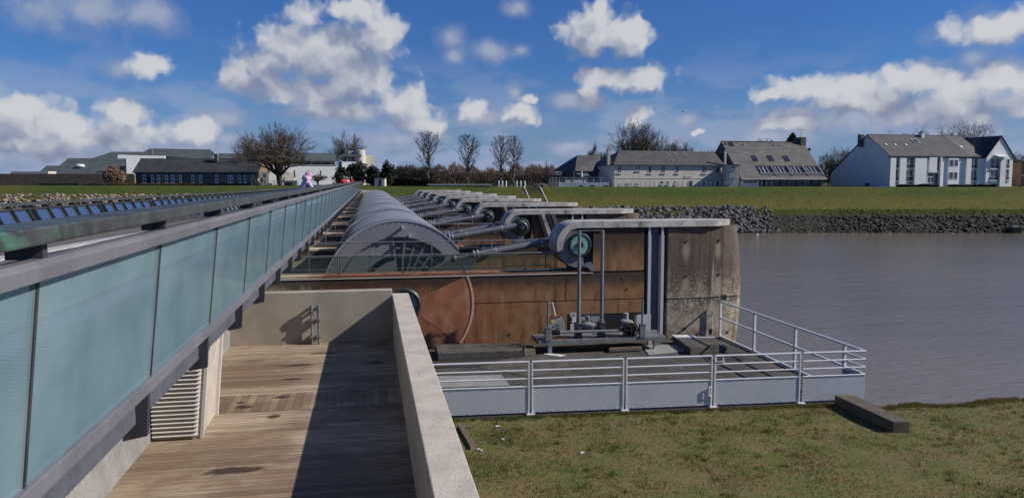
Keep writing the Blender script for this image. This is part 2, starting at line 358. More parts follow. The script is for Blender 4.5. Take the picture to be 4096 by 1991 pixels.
# --- stone walls
def stone(name, cA, cB, mortar, sx, sy):
    m, t, bs, out = nt(name); g = G(t)
    v = g.coord(); x, y, z = g.xyz(v)
    cb = g.n('ShaderNodeCombineXYZ'); g.l(g.math('ADD', x, y), cb.inputs[0]); g.l(z, cb.inputs[1])
    br = g.n('ShaderNodeTexBrick'); g.l(cb.outputs[0], br.inputs[0])
    br.inputs['Scale'].default_value = 1; br.inputs['Brick Width'].default_value = sx; br.inputs['Row Height'].default_value = sy
    br.inputs['Mortar Size'].default_value = .03; br.inputs['Color1'].default_value = (*cA,1); br.inputs['Color2'].default_value = (*cB,1)
    br.inputs['Mortar'].default_value = (*mortar,1); br.offset_frequency = 2
    c = g.mix(g.ramp(g.noise(v, 1.6, 5, .7), .35, .7, 0, .6), br.outputs[0], tuple(k*.5 for k in cA))
    g.l(c, bs.inputs['Base Color']); bs.inputs['Roughness'].default_value = .9; return m
M['stone_dark'] = stone('dark_coursed_stone', (.12,.115,.105), (.06,.058,.055), (.20,.19,.175), .75, .3)
M['stone_brown'] = stone('brown_rubble_stone', (.24,.155,.10), (.12,.085,.062), (.30,.24,.18), .8, .28)
# --- ground covers
def lawn_mat(name, seeds=0, dry=.5, thin=False):
    m, t, bs, out = nt(name); g = G(t)
    v = g.coord()
    big = g.noise(v, .8, 7, .7); mid = g.noise(v, 3.2, 7, .75); fin = g.noise(v, 26, 4, .75)
    c = g.mix(g.ramp(big, dry-.12, dry+.10), (.105,.117,.034), (.158,.130,.056))
    c = g.mix(g.ramp(mid, .46, .66, 0, .7), c, (.145,.098,.05))
    c = g.mix(g.ramp(mid, .42, .28, 0, .8), c, (.06,.10,.022))
    c = g.mix(g.ramp(fin, .62, .8, 0, .55), c, (.38,.33,.21))
    c = g.mix(1, c, g.ramp(fin, .28, .62, .42, 1.28), 'MULTIPLY')
    g.l(c, bs.inputs['Base Color']); bs.inputs['Roughness'].default_value = .9; bs.inputs['Specular IOR Level'].default_value = .2
    g.bump(fin, .5, .04, bs)
    if thin:
        tl = g.n('ShaderNodeBsdfTranslucent'); g.l(c, tl.inputs[0]); mx = g.n('ShaderNodeMixShader'); mx.inputs[0].default_value = .5
        g.l(bs.outputs[0], mx.inputs[1]); g.l(tl.outputs[0], mx.inputs[2]); g.l(mx.outputs[0], out.inputs[0])
    return m
M['lawn'] = lawn_mat('patchy_winter_lawn')
M['blades'] = lawn_mat('winter_grass_blades', dry=.54, thin=True)
def bank_mat():
    m, t, bs, out = nt('embankment_grass'); g = G(t)
    v = g.coord(); x, y, z = g.xyz(v)
    big = g.noise(g.coord((.7,1,2)), .12, 5, .6); mid = g.noise(g.coord((.6,1,1.6)), .9, 6, .7); fin = g.noise(v, 3.2, 5, .7)
    c = g.mix(g.ramp(big, .38, .62), (.058,.088,.018), (.090,.094,.022))
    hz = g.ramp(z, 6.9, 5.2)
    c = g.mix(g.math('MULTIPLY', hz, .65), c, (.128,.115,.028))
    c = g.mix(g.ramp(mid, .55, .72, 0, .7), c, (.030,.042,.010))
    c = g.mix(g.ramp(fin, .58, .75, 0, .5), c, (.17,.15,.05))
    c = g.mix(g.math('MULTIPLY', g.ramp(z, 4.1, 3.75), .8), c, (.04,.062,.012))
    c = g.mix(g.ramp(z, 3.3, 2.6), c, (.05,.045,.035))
    c = g.mix(1, c, g.ramp(fin, .25, .6, .6, 1.1), 'MULTIPLY')
    g.l(c, bs.inputs['Base Color']); bs.inputs['Roughness'].default_value = .95; bs.inputs['Specular IOR Level'].default_value = .15
    g.bump(g.math('ADD', mid, fin), .7, .25, bs); return m
M['bank'] = bank_mat()
def water_mat():
    m, t, bs, out = nt('muddy_river_water'); g = G(t)
    v = g.coord((1,1,1), rot=(0,0,R(12)))
    c = g.mix(g.ramp(g.noise(v, .03, 4), .35, .65), (.16,.138,.112), (.195,.168,.137))
    g.l(c, bs.inputs['Base Color']); bs.inputs['Roughness'].default_value = .10; bs.inputs['Specular IOR Level'].default_value = .32
    w = g.math('ADD', g.math('MULTIPLY', g.noise(g.coord((.55,1.6,1), rot=(0,0,R(-15))), 1.3, 5, .62), 1.), g.math('MULTIPLY', g.noise(g.coord((.5,1.3,1), rot=(0,0,R(20))), .35, 4), 1.2))
    g.bump(w, .42, .22, bs); return m
M['water'] = water_mat()
# ==PART2==
# ------------------------------------------------------------------ sun and sky
SUN_EL = R(35); sv = Vector((1, -.27, 0)).normalized() * math.cos(SUN_EL) + Vector((0, 0, math.sin(SUN_EL)))
sl = bpy.data.lights.new('sun', 'SUN'); sl.energy = 5.0; sl.angle = R(.53); sl.color = (1, .93, .83)
so = bpy.data.objects.new('sun', sl); col.objects.link(so); so.location = (40, -40, 60)
so.rotation_euler = sv.to_track_quat('Z', 'Y').to_euler()
wd = bpy.data.worlds.new('World'); scene.world = wd; wd.use_nodes = True
def build_sky():
    t = wd.node_tree; t.nodes.clear(); g = G(t)
    out = g.n('ShaderNodeOutputWorld'); bg = g.n('ShaderNodeBackground'); g.l(bg.outputs[0], out.inputs[0])
    bg.inputs[1].default_value = .05
    sky = g.n('ShaderNodeTexSky', sky_type='NISHITA'); sky.sun_disc = False
    sky.sun_elevation = SUN_EL; sky.sun_rotation = math.atan2(sv.x, sv.y)
    sky.air_density = 1.1; sky.dust_density = .35; sky.ozone_density = 2.6; sky.altitude = 20
    skyc = g.mix(1, sky.outputs[0], SKY_TINT, 'MULTIPLY')
    tc = g.n('ShaderNodeTexCoord'); mp = g.n('ShaderNodeMapping'); mp.inputs['Rotation'].default_value = (0, 0, YAW)
    g.l(tc.outputs['Generated'], mp.inputs[0]); x, y, z = g.xyz(mp.outputs[0])
    az = g.math('ARCTAN2', x, y); el = g.math('ARCSINE', z)
    cb = g.n('ShaderNodeCombineXYZ'); g.l(az, cb.inputs[0]); g.l(el, cb.inputs[1]); P = cb.outputs[0]
    def vm(op, *a):
        o = g.n('ShaderNodeVectorMath', operation=op)
        for i, q in enumerate(a):
            if hasattr(q, 'node'): g.l(q, o.inputs[i])
            else: o.inputs[i].default_value = q
        return o
    def vnoise(vec, scale, det):
        o = g.n('ShaderNodeTexNoise', noise_dimensions='2D'); o.inputs['Scale'].default_value = scale; o.inputs['Detail'].default_value = det
        o.inputs['Roughness'].default_value = .55; g.l(vec, o.inputs['Vector']); return o
    w1 = vm('MULTIPLY', vm('SUBTRACT', vnoise(P, 26, 2).outputs['Color'], (.5,.5,.5)).outputs[0], (.022,.018,0)).outputs[0]
    w2 = vm('MULTIPLY', vm('SUBTRACT', vnoise(P, 85, 4).outputs['Color'], (.5,.5,.5)).outputs[0], (.010,.010,0)).outputs[0]
    PW = vm('ADD', vm('ADD', P, w1).outputs[0], w2).outputs[0]
    def field(vec, blobs):
        acc = None
        for px, py, rx, ry in blobs:
            s_, z_ = SZ(px, py, 1.0); a = math.atan(s_); e = math.atan((z_ - EYE) / math.hypot(1, s_))
            ix, iy = F / rx, F / ry
            q = vm('MULTIPLY_ADD', vec, (ix, iy, 0), (-a*ix, -e*iy, 0)).outputs[0]
            d = vm('LENGTH', q).outputs['Value']
            acc = d if acc is None else g.math('SMOOTH_MIN', acc, d, .35)
        return g.math('SUBTRACT', 1.0, acc)
    def puff(vec, det):
        o = g.n('ShaderNodeTexVoronoi', voronoi_dimensions='2D', feature='SMOOTH_F1'); o.inputs['Scale'].default_value = 40
        o.inputs['Detail'].default_value = 1.5; o.inputs['Roughness'].default_value = .5; o.inputs['Smoothness'].default_value = .8; g.l(vec, o.inputs['Vector'])
        v = g.math('MULTIPLY', g.math('SUBTRACT', .52, o.outputs['Distance']), .62)
        return g.math('ADD', v, g.math('MULTIPLY', g.math('SUBTRACT', vnoise(vec, 24, det).outputs[0], .5), .95))
    D = g.math('ADD', field(PW, CLOUDS), puff(PW, 6))
    off = vm('ADD', PW, (.016, .030, 0)).outputs[0]
    D1 = g.math('ADD', field(off, CLOUDS), puff(off, 5))
    alpha = g.ramp(D, -.38, .40)
    lit = g.ramp(g.math('ADD', g.math('SUBTRACT', D, D1), g.math('MULTIPLY', g.ramp(D, .1, 1.1), -.34)), -.70, 1.0)
    cc = g.mix(lit, (4.4, 5.2, 7.6), (12.2, 12.4, 13.0))
    DW = g.math('ADD', field(P, WISPS), g.math('MULTIPLY', g.math('SUBTRACT', vnoise(PW, 20, 6).outputs[0], .5), 1.5))
    walpha = g.ramp(DW, -.25, .9, 0, .75)
    wc = g.mix(g.ramp(DW, .2, 1.0), (4.9, 6.0, 9.2), (8.0, 8.7, 10.6))
    # thin veil of distant cloud low down
    veil = g.math('MULTIPLY', g.ramp(vnoise(vm('MULTIPLY', P, (1, 2.6, 1)).outputs[0], 9, 5).outputs[0], .42, .62), g.ramp(el, .19, .0, 0, .8))
    base = g.mix(walpha, g.mix(veil, g.mix(g.ramp(el, .16, .0, 0, .45), skyc, (5.2, 6.6, 10.6)), (6.6, 7.7, 11.2)), wc)
    fin = g.mix(g.math('MULTIPLY', alpha, .96), base, cc)
    g.l(fin, bg.inputs[0])
SKY_TINT = (.45, .86, 1.66)
CLOUDS, WISPS = [], []
def cl(dst, x0, k, *L):
    for a, b, c, d in L: dst.append((x0 + a*k, b*k, c*k*1.08, d*k*1.08))
cl(CLOUDS, 0, .795, (760,325,85,55),
   (1545,85,80,62),(1810,65,120,65),(1910,180,100,130),(1440,240,150,100),(1330,330,160,95),(1650,290,230,150),(1800,390,200,120),(1200,405,105,50),(1540,455,310,65),
   (2050,540,130,95),(2130,640,120,60),(1720,560,230,48),(110,560,110,90),(60,640,150,60),(310,640,190,80),(630,575,90,62),(540,690,260,70),
   (980,660,120,65),(160,730,280,50),(2370,540,75,50))
cl(CLOUDS, 2048, .795, (430,75,70,70),(400,180,160,95),(580,190,110,100),(570,400,195,68),(405,375,60,42),
   (390,500,75,50),(650,575,65,48),(50,580,80,50),(935,660,22,14),(1290,482,75,30),(1530,450,230,55),(2010,405,150,75),(1760,440,150,50),
   (2300,450,180,75),(2480,410,130,65),(1420,600,150,60),(1800,520,260,60),(2240,540,330,85))
cl(CLOUDS, 2048, .795, (2440,140,190,62),(80,500,40,28))
cl(WISPS, 0, .795, (420,45,300,130),(720,70,170,100),(650,350,100,45),(2265,190,75,75),(2285,285,65,65),(2490,260,115,60),(1120,600,140,50),(1140,700,120,55),(2440,600,170,70),(1740,590,260,60),(160,790,400,70),(900,760,400,70),(2050,700,250,60))
cl(WISPS, 2048, .795, (30,40,75,50),(50,255,65,40),(300,505,180,50),(20,470,50,60),(60,610,140,60),(300,740,140,55),(890,610,75,50),(2400,140,240,85),(2320,290,85,55),(2500,340,100,50),(1900,600,560,95),(1300,690,300,70),(2300,680,400,80),(650,720,300,60))
build_sky()
try: wd.cycles.sampling_method = 'NONE'
except Exception: pass
scene.view_settings.view_transform = 'Standard'; scene.view_settings.look = 'None'
scene.view_settings.gamma = 1; scene.view_settings.exposure = 0
scene.cycles.max_bounces = 8; scene.cycles.transparent_max_bounces = 24; scene.cycles.caustics_reflective = False

# ------------------------------------------------------------------ road bridge
DECK = 7.85
def rail_x(y): return -1.5 + .0033 * (y - 4)
LP = [(-12,-9.3),(0,-9.2),(8,-8.95),(14,-8.55),(19,-8.1),(26,-7.25),(34,-6.3),(45,-5.4),(58,-4.9),(75,-4.6),(100,-4.4),(132,-4.3)]
def left_x(y):
    for (a, xa), (b, xb) in zip(LP, LP[1:]):
        if y <= b:
            t = max(0, (y-a)/(b-a)); return xa + (xb-xa)*t
    return LP[-1][1]
def sm_left(y): return sum(left_x(y+k) for k in (-6,-3,0,3,6)) / 5
ys = [-12 + 2*i for i in range(73)]
b = MB(); pts = [(sm_left(y)-.25, y) for y in ys] + [(rail_x(y)-.33, y) for y in reversed(ys)]
b.prism(pts, DECK, 7.5, 'z').build('bridge_deck', M['asphalt'], kind='structure')
def strip(off, w, z0, z1, f):
    b = MB()
    for i in range(len(ys)-1):
        a, c = ys[i], ys[i+1]
        p = [(f(a)+off, a), (f(a)+off+w, a), (f(c)+off+w, c), (f(c)+off, c)]
        b.prism(p, z1, z0, 'z')
    return b
strip(-1.75, .34, DECK+.004, DECK+.03, rail_x).build('kerb', M['kerb'], kind='structure')  # pale strip laid flat along the deck inside the glass
strip(1.55, .38, DECK+.004, DECK+.03, sm_left).build('kerb', M['kerb'], kind='structure')
b = MB()
for i in range(14):
    y = 6 + 6.5*i; x = sm_left(y) + 2.3
    b.prism([(x, y), (x+1.7, y-.25), (x+1.7, y-.13), (x, y+.12)], DECK+.008, DECK+.004, 'z')
b.build('road_marking', M['kerb'], kind='structure')

# near railing: copper coping over a slotted steel frame with printed glass
ang = -math.atan(.0033)
gp = empty('glass_parapet', (-1.5, 4, 0), ang, 'long bridge parapet of teal printed glass panes under a copper coping, beside the walkers', 'parapet')
Y0, Y1, PW = -6.9, 125.5, 2.19
b = MB().box(-.245, .02, Y0, Y1, 9.0, 9.085)
b.build('coping', M['copper'], gp, bevel=.012)
b = MB().prism([(-.09,8.825),(-.01,8.825),(0.0,8.90),(-.03,8.925),(-.12,8.925)], Y0, Y1, 'y'); b.build('top_rail', M['steel_mid'], gp, bevel=.006)
b = MB().box(-.24, -.155, Y0, Y1, 7.70, 7.795); b.build('bottom_rail', M['steel_mid'], gp, bevel=.006)
b = MB().box(-.42, -.30, Y0, Y1, 7.43, 7.70); b.build('edge_girder', M['steel'], gp)
def rx(z): return -.075 - (8.825 - z) * .112        # raking plane of the glass
n = int((Y1 - Y0) / PW)
proto = {}
for i in range(n + 1):
    y = Y0 + i * PW + .33
    if y > Y1 - .3: break
    def put(nm, fn, mat, **k):
        if nm in proto: o = proto[nm].copy(); col.objects.link(o); o.parent = gp
        else: proto[nm] = o = fn().build(nm, mat, gp, **k)
        o.location = (0, y, 0); return o
    if y < Y1 - PW: put('glass_panel', lambda: MB().prism([(rx(7.79), 7.79), (rx(7.79)-.012, 7.79), (rx(8.83)-.012, 8.83), (rx(8.83), 8.83)], .012, PW-.012, 'y'), M['teal_glass'])
    put('mullion', lambda: MB().prism([(rx(7.79)-.03,7.79),(rx(8.83)-.03,8.83),(rx(8.83)+.008,8.83),(rx(7.79)+.008,7.79)], -.013, .011, 'y'), M['steel_dark'])
    put('coping_bracket', lambda: MB().box(-.20, -.035, -.03, .03, 8.92, 9.002), M['steel_dark'])
    put('outrigger', lambda: MB().prism([(-.40,7.69),(-.20,7.69),(-.225,7.33),(-.40,7.30)], -.035, .035, 'y'), M['steel_dark'])

# seaward railing: raked panes that mirror the sky
lr = empty('raked_railing', (0,0,0), 0, 'curved far-side bridge railing of raked sky-reflecting panes between dark posts', 'railing')
ry = [-6 + 1.0*i for i in range(135)]
def seg(dx0, dx1, z0, z1):
    b = MB()
    for a, c in zip(ry, ry[1:]):
        xa, xc = sm_left(a), sm_left(c)
        b.add([(xa+dx0,a,z0),(xa+dx1,a,z0),(xa+dx1,a,z1),(xa+dx0,a,z1),(xc+dx0,c,z0),(xc+dx1,c,z0),(xc+dx1,c,z1),(xc+dx0,c,z1)],
              [(0,3,2,1),(4,5,6,7),(0,1,5,4),(1,2,6,5),(2,3,7,6),(3,0,4,7)])
    return b
seg(-.16, .05, 8.70, 8.76).build('coping', M['copper'], lr)
seg(.30, .42, 7.86, 7.98).build('kick_plate', M['steel_dark'], lr)
seg(.03, .07, 8.60, 8.64).build('top_rail', M['steel_dark'], lr)
y = 2.2; k = 0; per = [.66,.66,.66,.66,.66,.26]; cnt = 0
while y < 58:
    xa = sm_left(y); step = per[k % 6]; y2 = y + step; xb = sm_left(y2)
    if cnt < 98:
        MB().beam((xa+.36, y, 7.95), (xa-.02, y, 8.70), .05, .13, (1,0,0)).build('post', M['bronze'], lr); cnt += 1
        if step > .3:
            MB().add([(xa+.35,y+.05,7.98),(xb+.35,y2-.05,7.98),(xb+.03,y2-.05,8.61),(xa+.03,y+.05,8.61),
                      (xa+.335,y+.05,7.97),(xb+.335,y2-.05,7.97),(xb+.015,y2-.05,8.60),(xa+.015,y+.05,8.60)],
                     [(0,1,2,3),(7,6,5,4),(0,4,5,1),(1,5,6,2),(2,6,7,3),(3,7,4,0)]).build('pane', M['sky_glass'], lr)
    y = y2; k += 1

# ------------------------------------------------------------------ timber terrace below the bridge
TZ = 5.9
MB().box(-2.85, .45, 2, 11.48, TZ-.1, TZ).box(-2.85, .45, 12.42, 16.2, TZ-.1, TZ).build('timber_terrace', M['boards'], kind='structure')
MB().box(-2.85, .45, 11.49, 12.41, TZ-.1, TZ+.003).build('timber_walkway', M['boards_along'], kind='structure')
tw = empty('terrace_wall', (0,0,0), 0, 'long pale concrete parapet wall on the right of the timber terrace', 'wall')
MB().box(.45, .80, 1, 11.30, 1.5, 6.87).box(.45, .80, 11.312, 16.45, 1.5, 6.87).build('wall', M['concrete'], tw, bevel=.012)
MB().box(.47, .78, 11.30, 11.312, 2, 6.85).build('joint_filler', M['black'], tw)
b = MB().box(-3.2, .447, 16.2, 16.45, 2, 6.98)
tag(b.build('end_wall', M['concrete_wall'], bevel=.012), 'pale concrete end wall of the terrace with two pipes against it', 'wall')
b = MB().box(-3.1, -2.85, 2, 16.2, 4, 7.25)
tag(b.build('plinth_wall', M['concrete_grey'], bevel=.01), 'grey concrete plinth wall under the glass parapet along the terrace', 'wall')
rb = empty('ribbed_buttress', (-2.55, 10.9, TZ), 0, 'pale concrete buttress with horizontal ribs standing on the timber terrace', 'buttress')
MB().prism([(-.295,0),(.30,0),(.42,1.32),(-.295,1.32)], -.48, .55, 'y').build('body', M['concrete'], rb, bevel=.01)
for i in range(22):
    z = .05 + i*.057
    MB().prism([(-.486, z), (-.545, z+.006), (-.545, z+.014), (-.486, z+.046)], -.28, .27 + .09*z, 'x').build('rib', M['cream_wall'], rb)
MB().prism([(.30,.0),(.34,.0),(.46,1.32),(.42,1.32)], -.495, -.46, 'y').build('corner_strip', M['cream_wall'], rb)
MB().prism([(.30,.0),(.34,.0),(.46,1.32),(.42,1.32)], .50, .57, 'y').build('corner_strip', M['cream_wall'], rb)
for i, x in enumerate((-1.21, -1.07)):
    p = empty('standpipe', (x, 16.08, TZ), 0, ('left' if i == 0 else 'right') + ' one of two slim grey pipes standing against the terrace end wall', 'pipe', 'pipes on the terrace end wall')
    MB().tube((0,0,0), (0,0,.70), .026, n=10).build('pipe', M['galv'], p, smooth=True)
    MB().tube((0,-.01,.69), (0,-.01,.82), .040, n=10).tube((0,-.05,.775), (0,.10,.775), .03, n=8).build('head', M['galv'], p, smooth=True)
    for z in (.16, .51): MB().box(-.045, .045, -.04, .117, z-.018, z+.018).build('clamp', M['galv'], p)

# ------------------------------------------------------------------ lawn, yard, water, terrain
MB().quad((-3000,-3000,0),(3000,-3000,0),(3000,3000,0),(-3000,3000,0)).build('river', M['water'], fix=False, kind='structure')
def lawn_edge(x): return 21.08-(x-.9)*.0521-.13 if x < 14.4 else 19.75 + .12*math.sin(x*2.1) + .16*mnoise.noise((x*1.1, 3, 3)) + .1*mnoise.noise((x*4, 1, 3)) - .012*(x-14.4)
def lawn_z(x, y): return 2.58 + .05*mnoise.noise((x*.35, y*.35, 3)) + .02*mnoise.noise((x*1.3, y*1.3, 8))
b = MB(); nx, ny = 110, 60
for j in range(ny+1):
    for i in range(nx+1):
        x = .8 + 44*(i/nx); e = lawn_edge(x); y = 1 + (e-1)*(j/ny); b.v.append((x, y, lawn_z(x, y)))
for j in range(ny):
    for i in range(nx): a = j*(nx+1)+i; b.f.append((a, a+1, a+nx+2, a+nx+1))
base = len(b.v)
for i in range(nx+1):
    x = .8 + 44*(i/nx); b.v.append((x, lawn_edge(x)+3.2, -1.0))
for i in range(nx): a = ny*(nx+1)+i; b.f.append((a, a+1, base+i+1, base+i))
b.build('lawn', M['lawn'], smooth=True, fix=False, kind='structure')
b = MB(); rg = random.Random(3)
for i in range(90000):
    x = rg.uniform(2.0, 21.5); y = rg.uniform(11.2, 20.3) if rg.random() < .9 else rg.uniform(19.3, 21.1)
    if y > lawn_edge(x) - .03 or (2.0 < x < 2.16): continue
    dn = mnoise.noise((x*.9, y*.9, 1.7)) + .5*mnoise.noise((x*3, y*3, 4))
    if rg.random() > .55 + .8*dn: continue
    h = rg.uniform(.025, .07) * (1 + .7*max(0, dn)); a = rg.uniform(0, 6.28); w = rg.uniform(.006, .013)
    tx, ty = rg.uniform(-.05, .05), rg.uniform(-.05, .05); z = lawn_z(x, y) - .006
    k = len(b.v)
    b.v += [(x-w*math.cos(a), y-w*math.sin(a), z), (x+w*math.cos(a), y+w*math.sin(a), z), (x+tx, y+ty, z+h)]
    b.f.append((k, k+1, k+2))
for i in range(1500):
    x0_, y0_ = rg.uniform(2.2, 21.5), rg.uniform(12, 21)
    if rg.random() < .25: x0_ = rg.uniform(14.5, 21.5); y0_ = lawn_edge(x0_) - abs(rg.gauss(0, .12))
    elif rg.random() < .2: x0_ = rg.uniform(2.2, 14.3); y0_ = lawn_edge(x0_) - abs(rg.gauss(0, .10)) - .05
    elif mnoise.noise((x0_*.5, y0_*.5, 5)) < 0: continue
    R_ = rg.uniform(.03, .11)
    for q in range(22):
        x = x0_ + rg.gauss(0, R_); y = y0_ + rg.gauss(0, R_)
        if y > lawn_edge(x) - .02: continue
        h = rg.uniform(.05, .12); a = rg.uniform(0, 6.28); w = rg.uniform(.006, .012); z = lawn_z(x, y) - .006; k = len(b.v)
        b.v += [(x-w*math.cos(a), y-w*math.sin(a), z), (x+w*math.cos(a), y+w*math.sin(a), z), (x+(x-x0_)*.5+rg.gauss(0,.02), y+(y-y0_)*.5, z+h)]; b.f.append((k, k+1, k+2))
b.build('grass', M['blades'], fix=False, kind='stuff')
MB().prism([(.81,21.02),(14.6,20.3),(14.6,29.98),(.81,29.98)], -1, 2.6, 'z').build('pier_yard', M['yard'], kind='structure')
tag(MB().box(2.0, 2.16, 9, 20.3, 2.3, 2.64).build('kerb_stone', M['gritty'], bevel=.01), 'narrow concrete kerb along the left edge of the lawn', 'kerb')
tag(MB().prism([(2.26,20.15),(2.42,20.13),(2.53,18.45),(2.38,18.38)], 2.58, 2.68, 'z').build('timber_beam', M['timber'], bevel=.01), 'short weathered timber lying on the grass beside the parapet wall', 'timber')
tag(MB().prism([(13.62,20.2),(13.64,17.62),(14.10,17.57),(14.2,20.1)], 2.1, 2.88, 'z').build('concrete_beam', M['gritty'], bevel=.015), 'worn concrete beam half sunk in the grass at the fence corner', 'beam')
for i, (x, y, s) in enumerate(((3.34,20.0,.07),(2.62,18.3,.08),(5.05,17.6,.045),(3.3,18.9,.035))):
    b = MB(); 
    for q in range(4): b.ball((x+rg.uniform(-s,s), y+rg.uniform(-s,s)*.6, lawn_z(x,y)+.03), s*.5, s*.35, .03, 6, 4, .3)
    tag(b.build('litter_scrap', M['white'], smooth=True), 'white scrap of litter in the grass ' + ['below the left end of the white fence', 'by the end of the short timber', 'out in the middle of the lawn', 'between the timber and the fence'][i], 'litter', 'white litter scraps on the lawn')

# far bank: cross profile along the river, out to the horizon
def top_z(s): return 8.1 if s < -40 else (7.8 if s > -5 else 8.1 - .3*(s+40)/35)
PR = [(122,-2.5),(131,-1),(134,0),(136,1.5),(138,2.9),(138.6,3.5),(139.6,3.9),(140.4,4.05),(141.4,4.35),(143,5.25),(145,6.3),(147,7.35),(148,7.8),(149.5,7.86),(155,7.83),(175,7.8),(230,7.8),(400,7.8),(900,8),(3500,9)]
b = MB(); ss = [-2200,-900,-400,-200] + [-130 + 2.5*i for i in range(109)] + [160,200,400,900,2200]
for s in ss:
    for k, (d, z) in enumerate(PR):
        q = 1 if z < 7.3 else .1
        zz = z + (top_z(s)-7.8) * max(0, min(1, z/7.8)) + (mnoise.noise((s*.13, d*.3, 2))*.22 + mnoise.noise((s*.5, d*.7, 5))*.12)*q*(z > .2)
        dd = d + (mnoise.noise((s*.09, k*.1, 9))*.9 + mnoise.noise((s*.4, k*.3, 4))*.35) * (d < 141)
        if d > 230 and s > -200: zz = 7.8
        b.v.append(tuple(W(s, dd, zz)))
m_ = len(PR)
for i in range(len(ss)-1):
    for k in range(m_-1): a = i*m_+k; b.f.append((a, a+1, a+m_+1, a+m_))
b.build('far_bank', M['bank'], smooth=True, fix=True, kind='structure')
# riprap
def rocks(name, mat, s0, s1, t0, t1, n, r0, r1, seed, flat=.7):
    rg = random.Random(seed); b = MB(); 
    ico = bpy.data.meshes.new('tmp'); bm = bmesh.new(); bmesh.ops.create_icosphere(bm, subdivisions=1, radius=1)
    iv = [v.co.copy() for v in bm.verts]; jf = [tuple(v.index for v in f.verts) for f in bm.faces]; bm.free(); bpy.data.meshes.remove(ico)
    for _ in range(n):
        s = rg.uniform(s0, s1); t = rg.uniform(t0, t1); d = 134 + 4*t; z = 2.9*t
        if mnoise.noise((s*.3, t*2, 7)) + rg.uniform(-.3, .5) < -.25 and t > .8: continue
        r = rg.uniform(r0, r1); rot = Matrix.Rotation(rg.uniform(0, 6.3), 3, 'Z') @ Matrix.Rotation(rg.uniform(-.7, .7), 3, 'X')
        sc = Vector((rg.uniform(.8, 1.5), rg.uniform(.6, 1.1), rg.uniform(.45, flat)))
        c = W(s, d, z + r*.15)
        b.add([c + rot @ Vector((v.x*sc.x, v.y*sc.y, v.z*sc.z)) * r * rg.uniform(.8, 1.2) for v in iv], jf)
    b.build(name, mat, fix=False, kind='stuff')
rocks('riprap', M['rock'], 12, 47, 0, 1.5, 2400, .22, .5, 1, .8)
rocks('weedy_stones', M['rock_wet'], 45, 128, -.05, .95, 4200, .16, .42, 2, .55)
rocks('shore_boulders', M['rock_pale'], -112, -30, .2, 2.25, 5200, .18, .44, 3, .7)
# ------------------------------------------------------------------ dam piers
PITCHY, TH = 12.2, 1.4
ORD = ['nearest', 'second', 'third', 'fourth', 'fifth', 'sixth', 'seventh', 'eighth', 'ninth and farthest']
HUB = (8.4, 6.66)
def cap_mesh(full):
    b = MB(); cx, cz = HUB
    path = [(cx + .95*math.cos(R(a)), cz + .95*math.sin(R(a)), cx + .69*math.cos(R(a)), cz + .69*math.sin(R(a))) for a in range(196, 89, -8 if full else -15)]
    path += [(cx, cz+.95, cx, cz+.69), (14.2, cz+.95, 14.2, cz+.70), (14.7, cz+.95, 14.7, cz+.70), (15.02, cz+.95, 15.02, cz+.71), (15.24, cz+.95, 15.24, cz+.72)]
    ins = [0]*(len(path)-4) + [0, .14, .38, .62]
    for (a, c, d, e), q in zip(path, ins): b.v += [(a, -.10+q, c), (a, TH+.02-q, c), (d, TH+.02-q, e), (d, -.10+q, e)]
    for i in range(len(path)-1):
        for j in range(4): b.f.append((4*i+j, 4*i+(j+1) % 4, 4*i+4+(j+1) % 4, 4*i+4+j))
    b.f += [(0,1,2,3), tuple(4*(len(path)-1)+j for j in (3,2,1,0))]
    return b
def nose_mesh(z0, z1, n=10, m=18):
    b = MB()
    for i in range(n+1):
        z = z0 + (z1-z0)*i/n
        k = (z-4.4)/3.0; tip = 15.86 - (.27*k*k if k > 0 else .32*k*k)
        ring = []
        for j in range(m+1):
            t = -math.pi/2 + math.pi*j/m
            x = 12.26 + (tip-12.26)*abs(math.cos(t))**.74; y = TH/2 + (TH/2+.0)*math.copysign(abs(math.sin(t))**.80, math.sin(t))
            ring.append((x, y, z))
        ring[0] = (12.26, 0, z); ring[-1] = (12.26, TH, z)
        b.v += ring
    L = m+1
    for i in range(n):
        for j in range(L): b.f.append((i*L+j, i*L+(j+1) % L, (i+1)*L+(j+1) % L, (i+1)*L+j))
    b.f += [tuple(range(L))[::-1], tuple(range(n*L, (n+1)*L))]
    return b
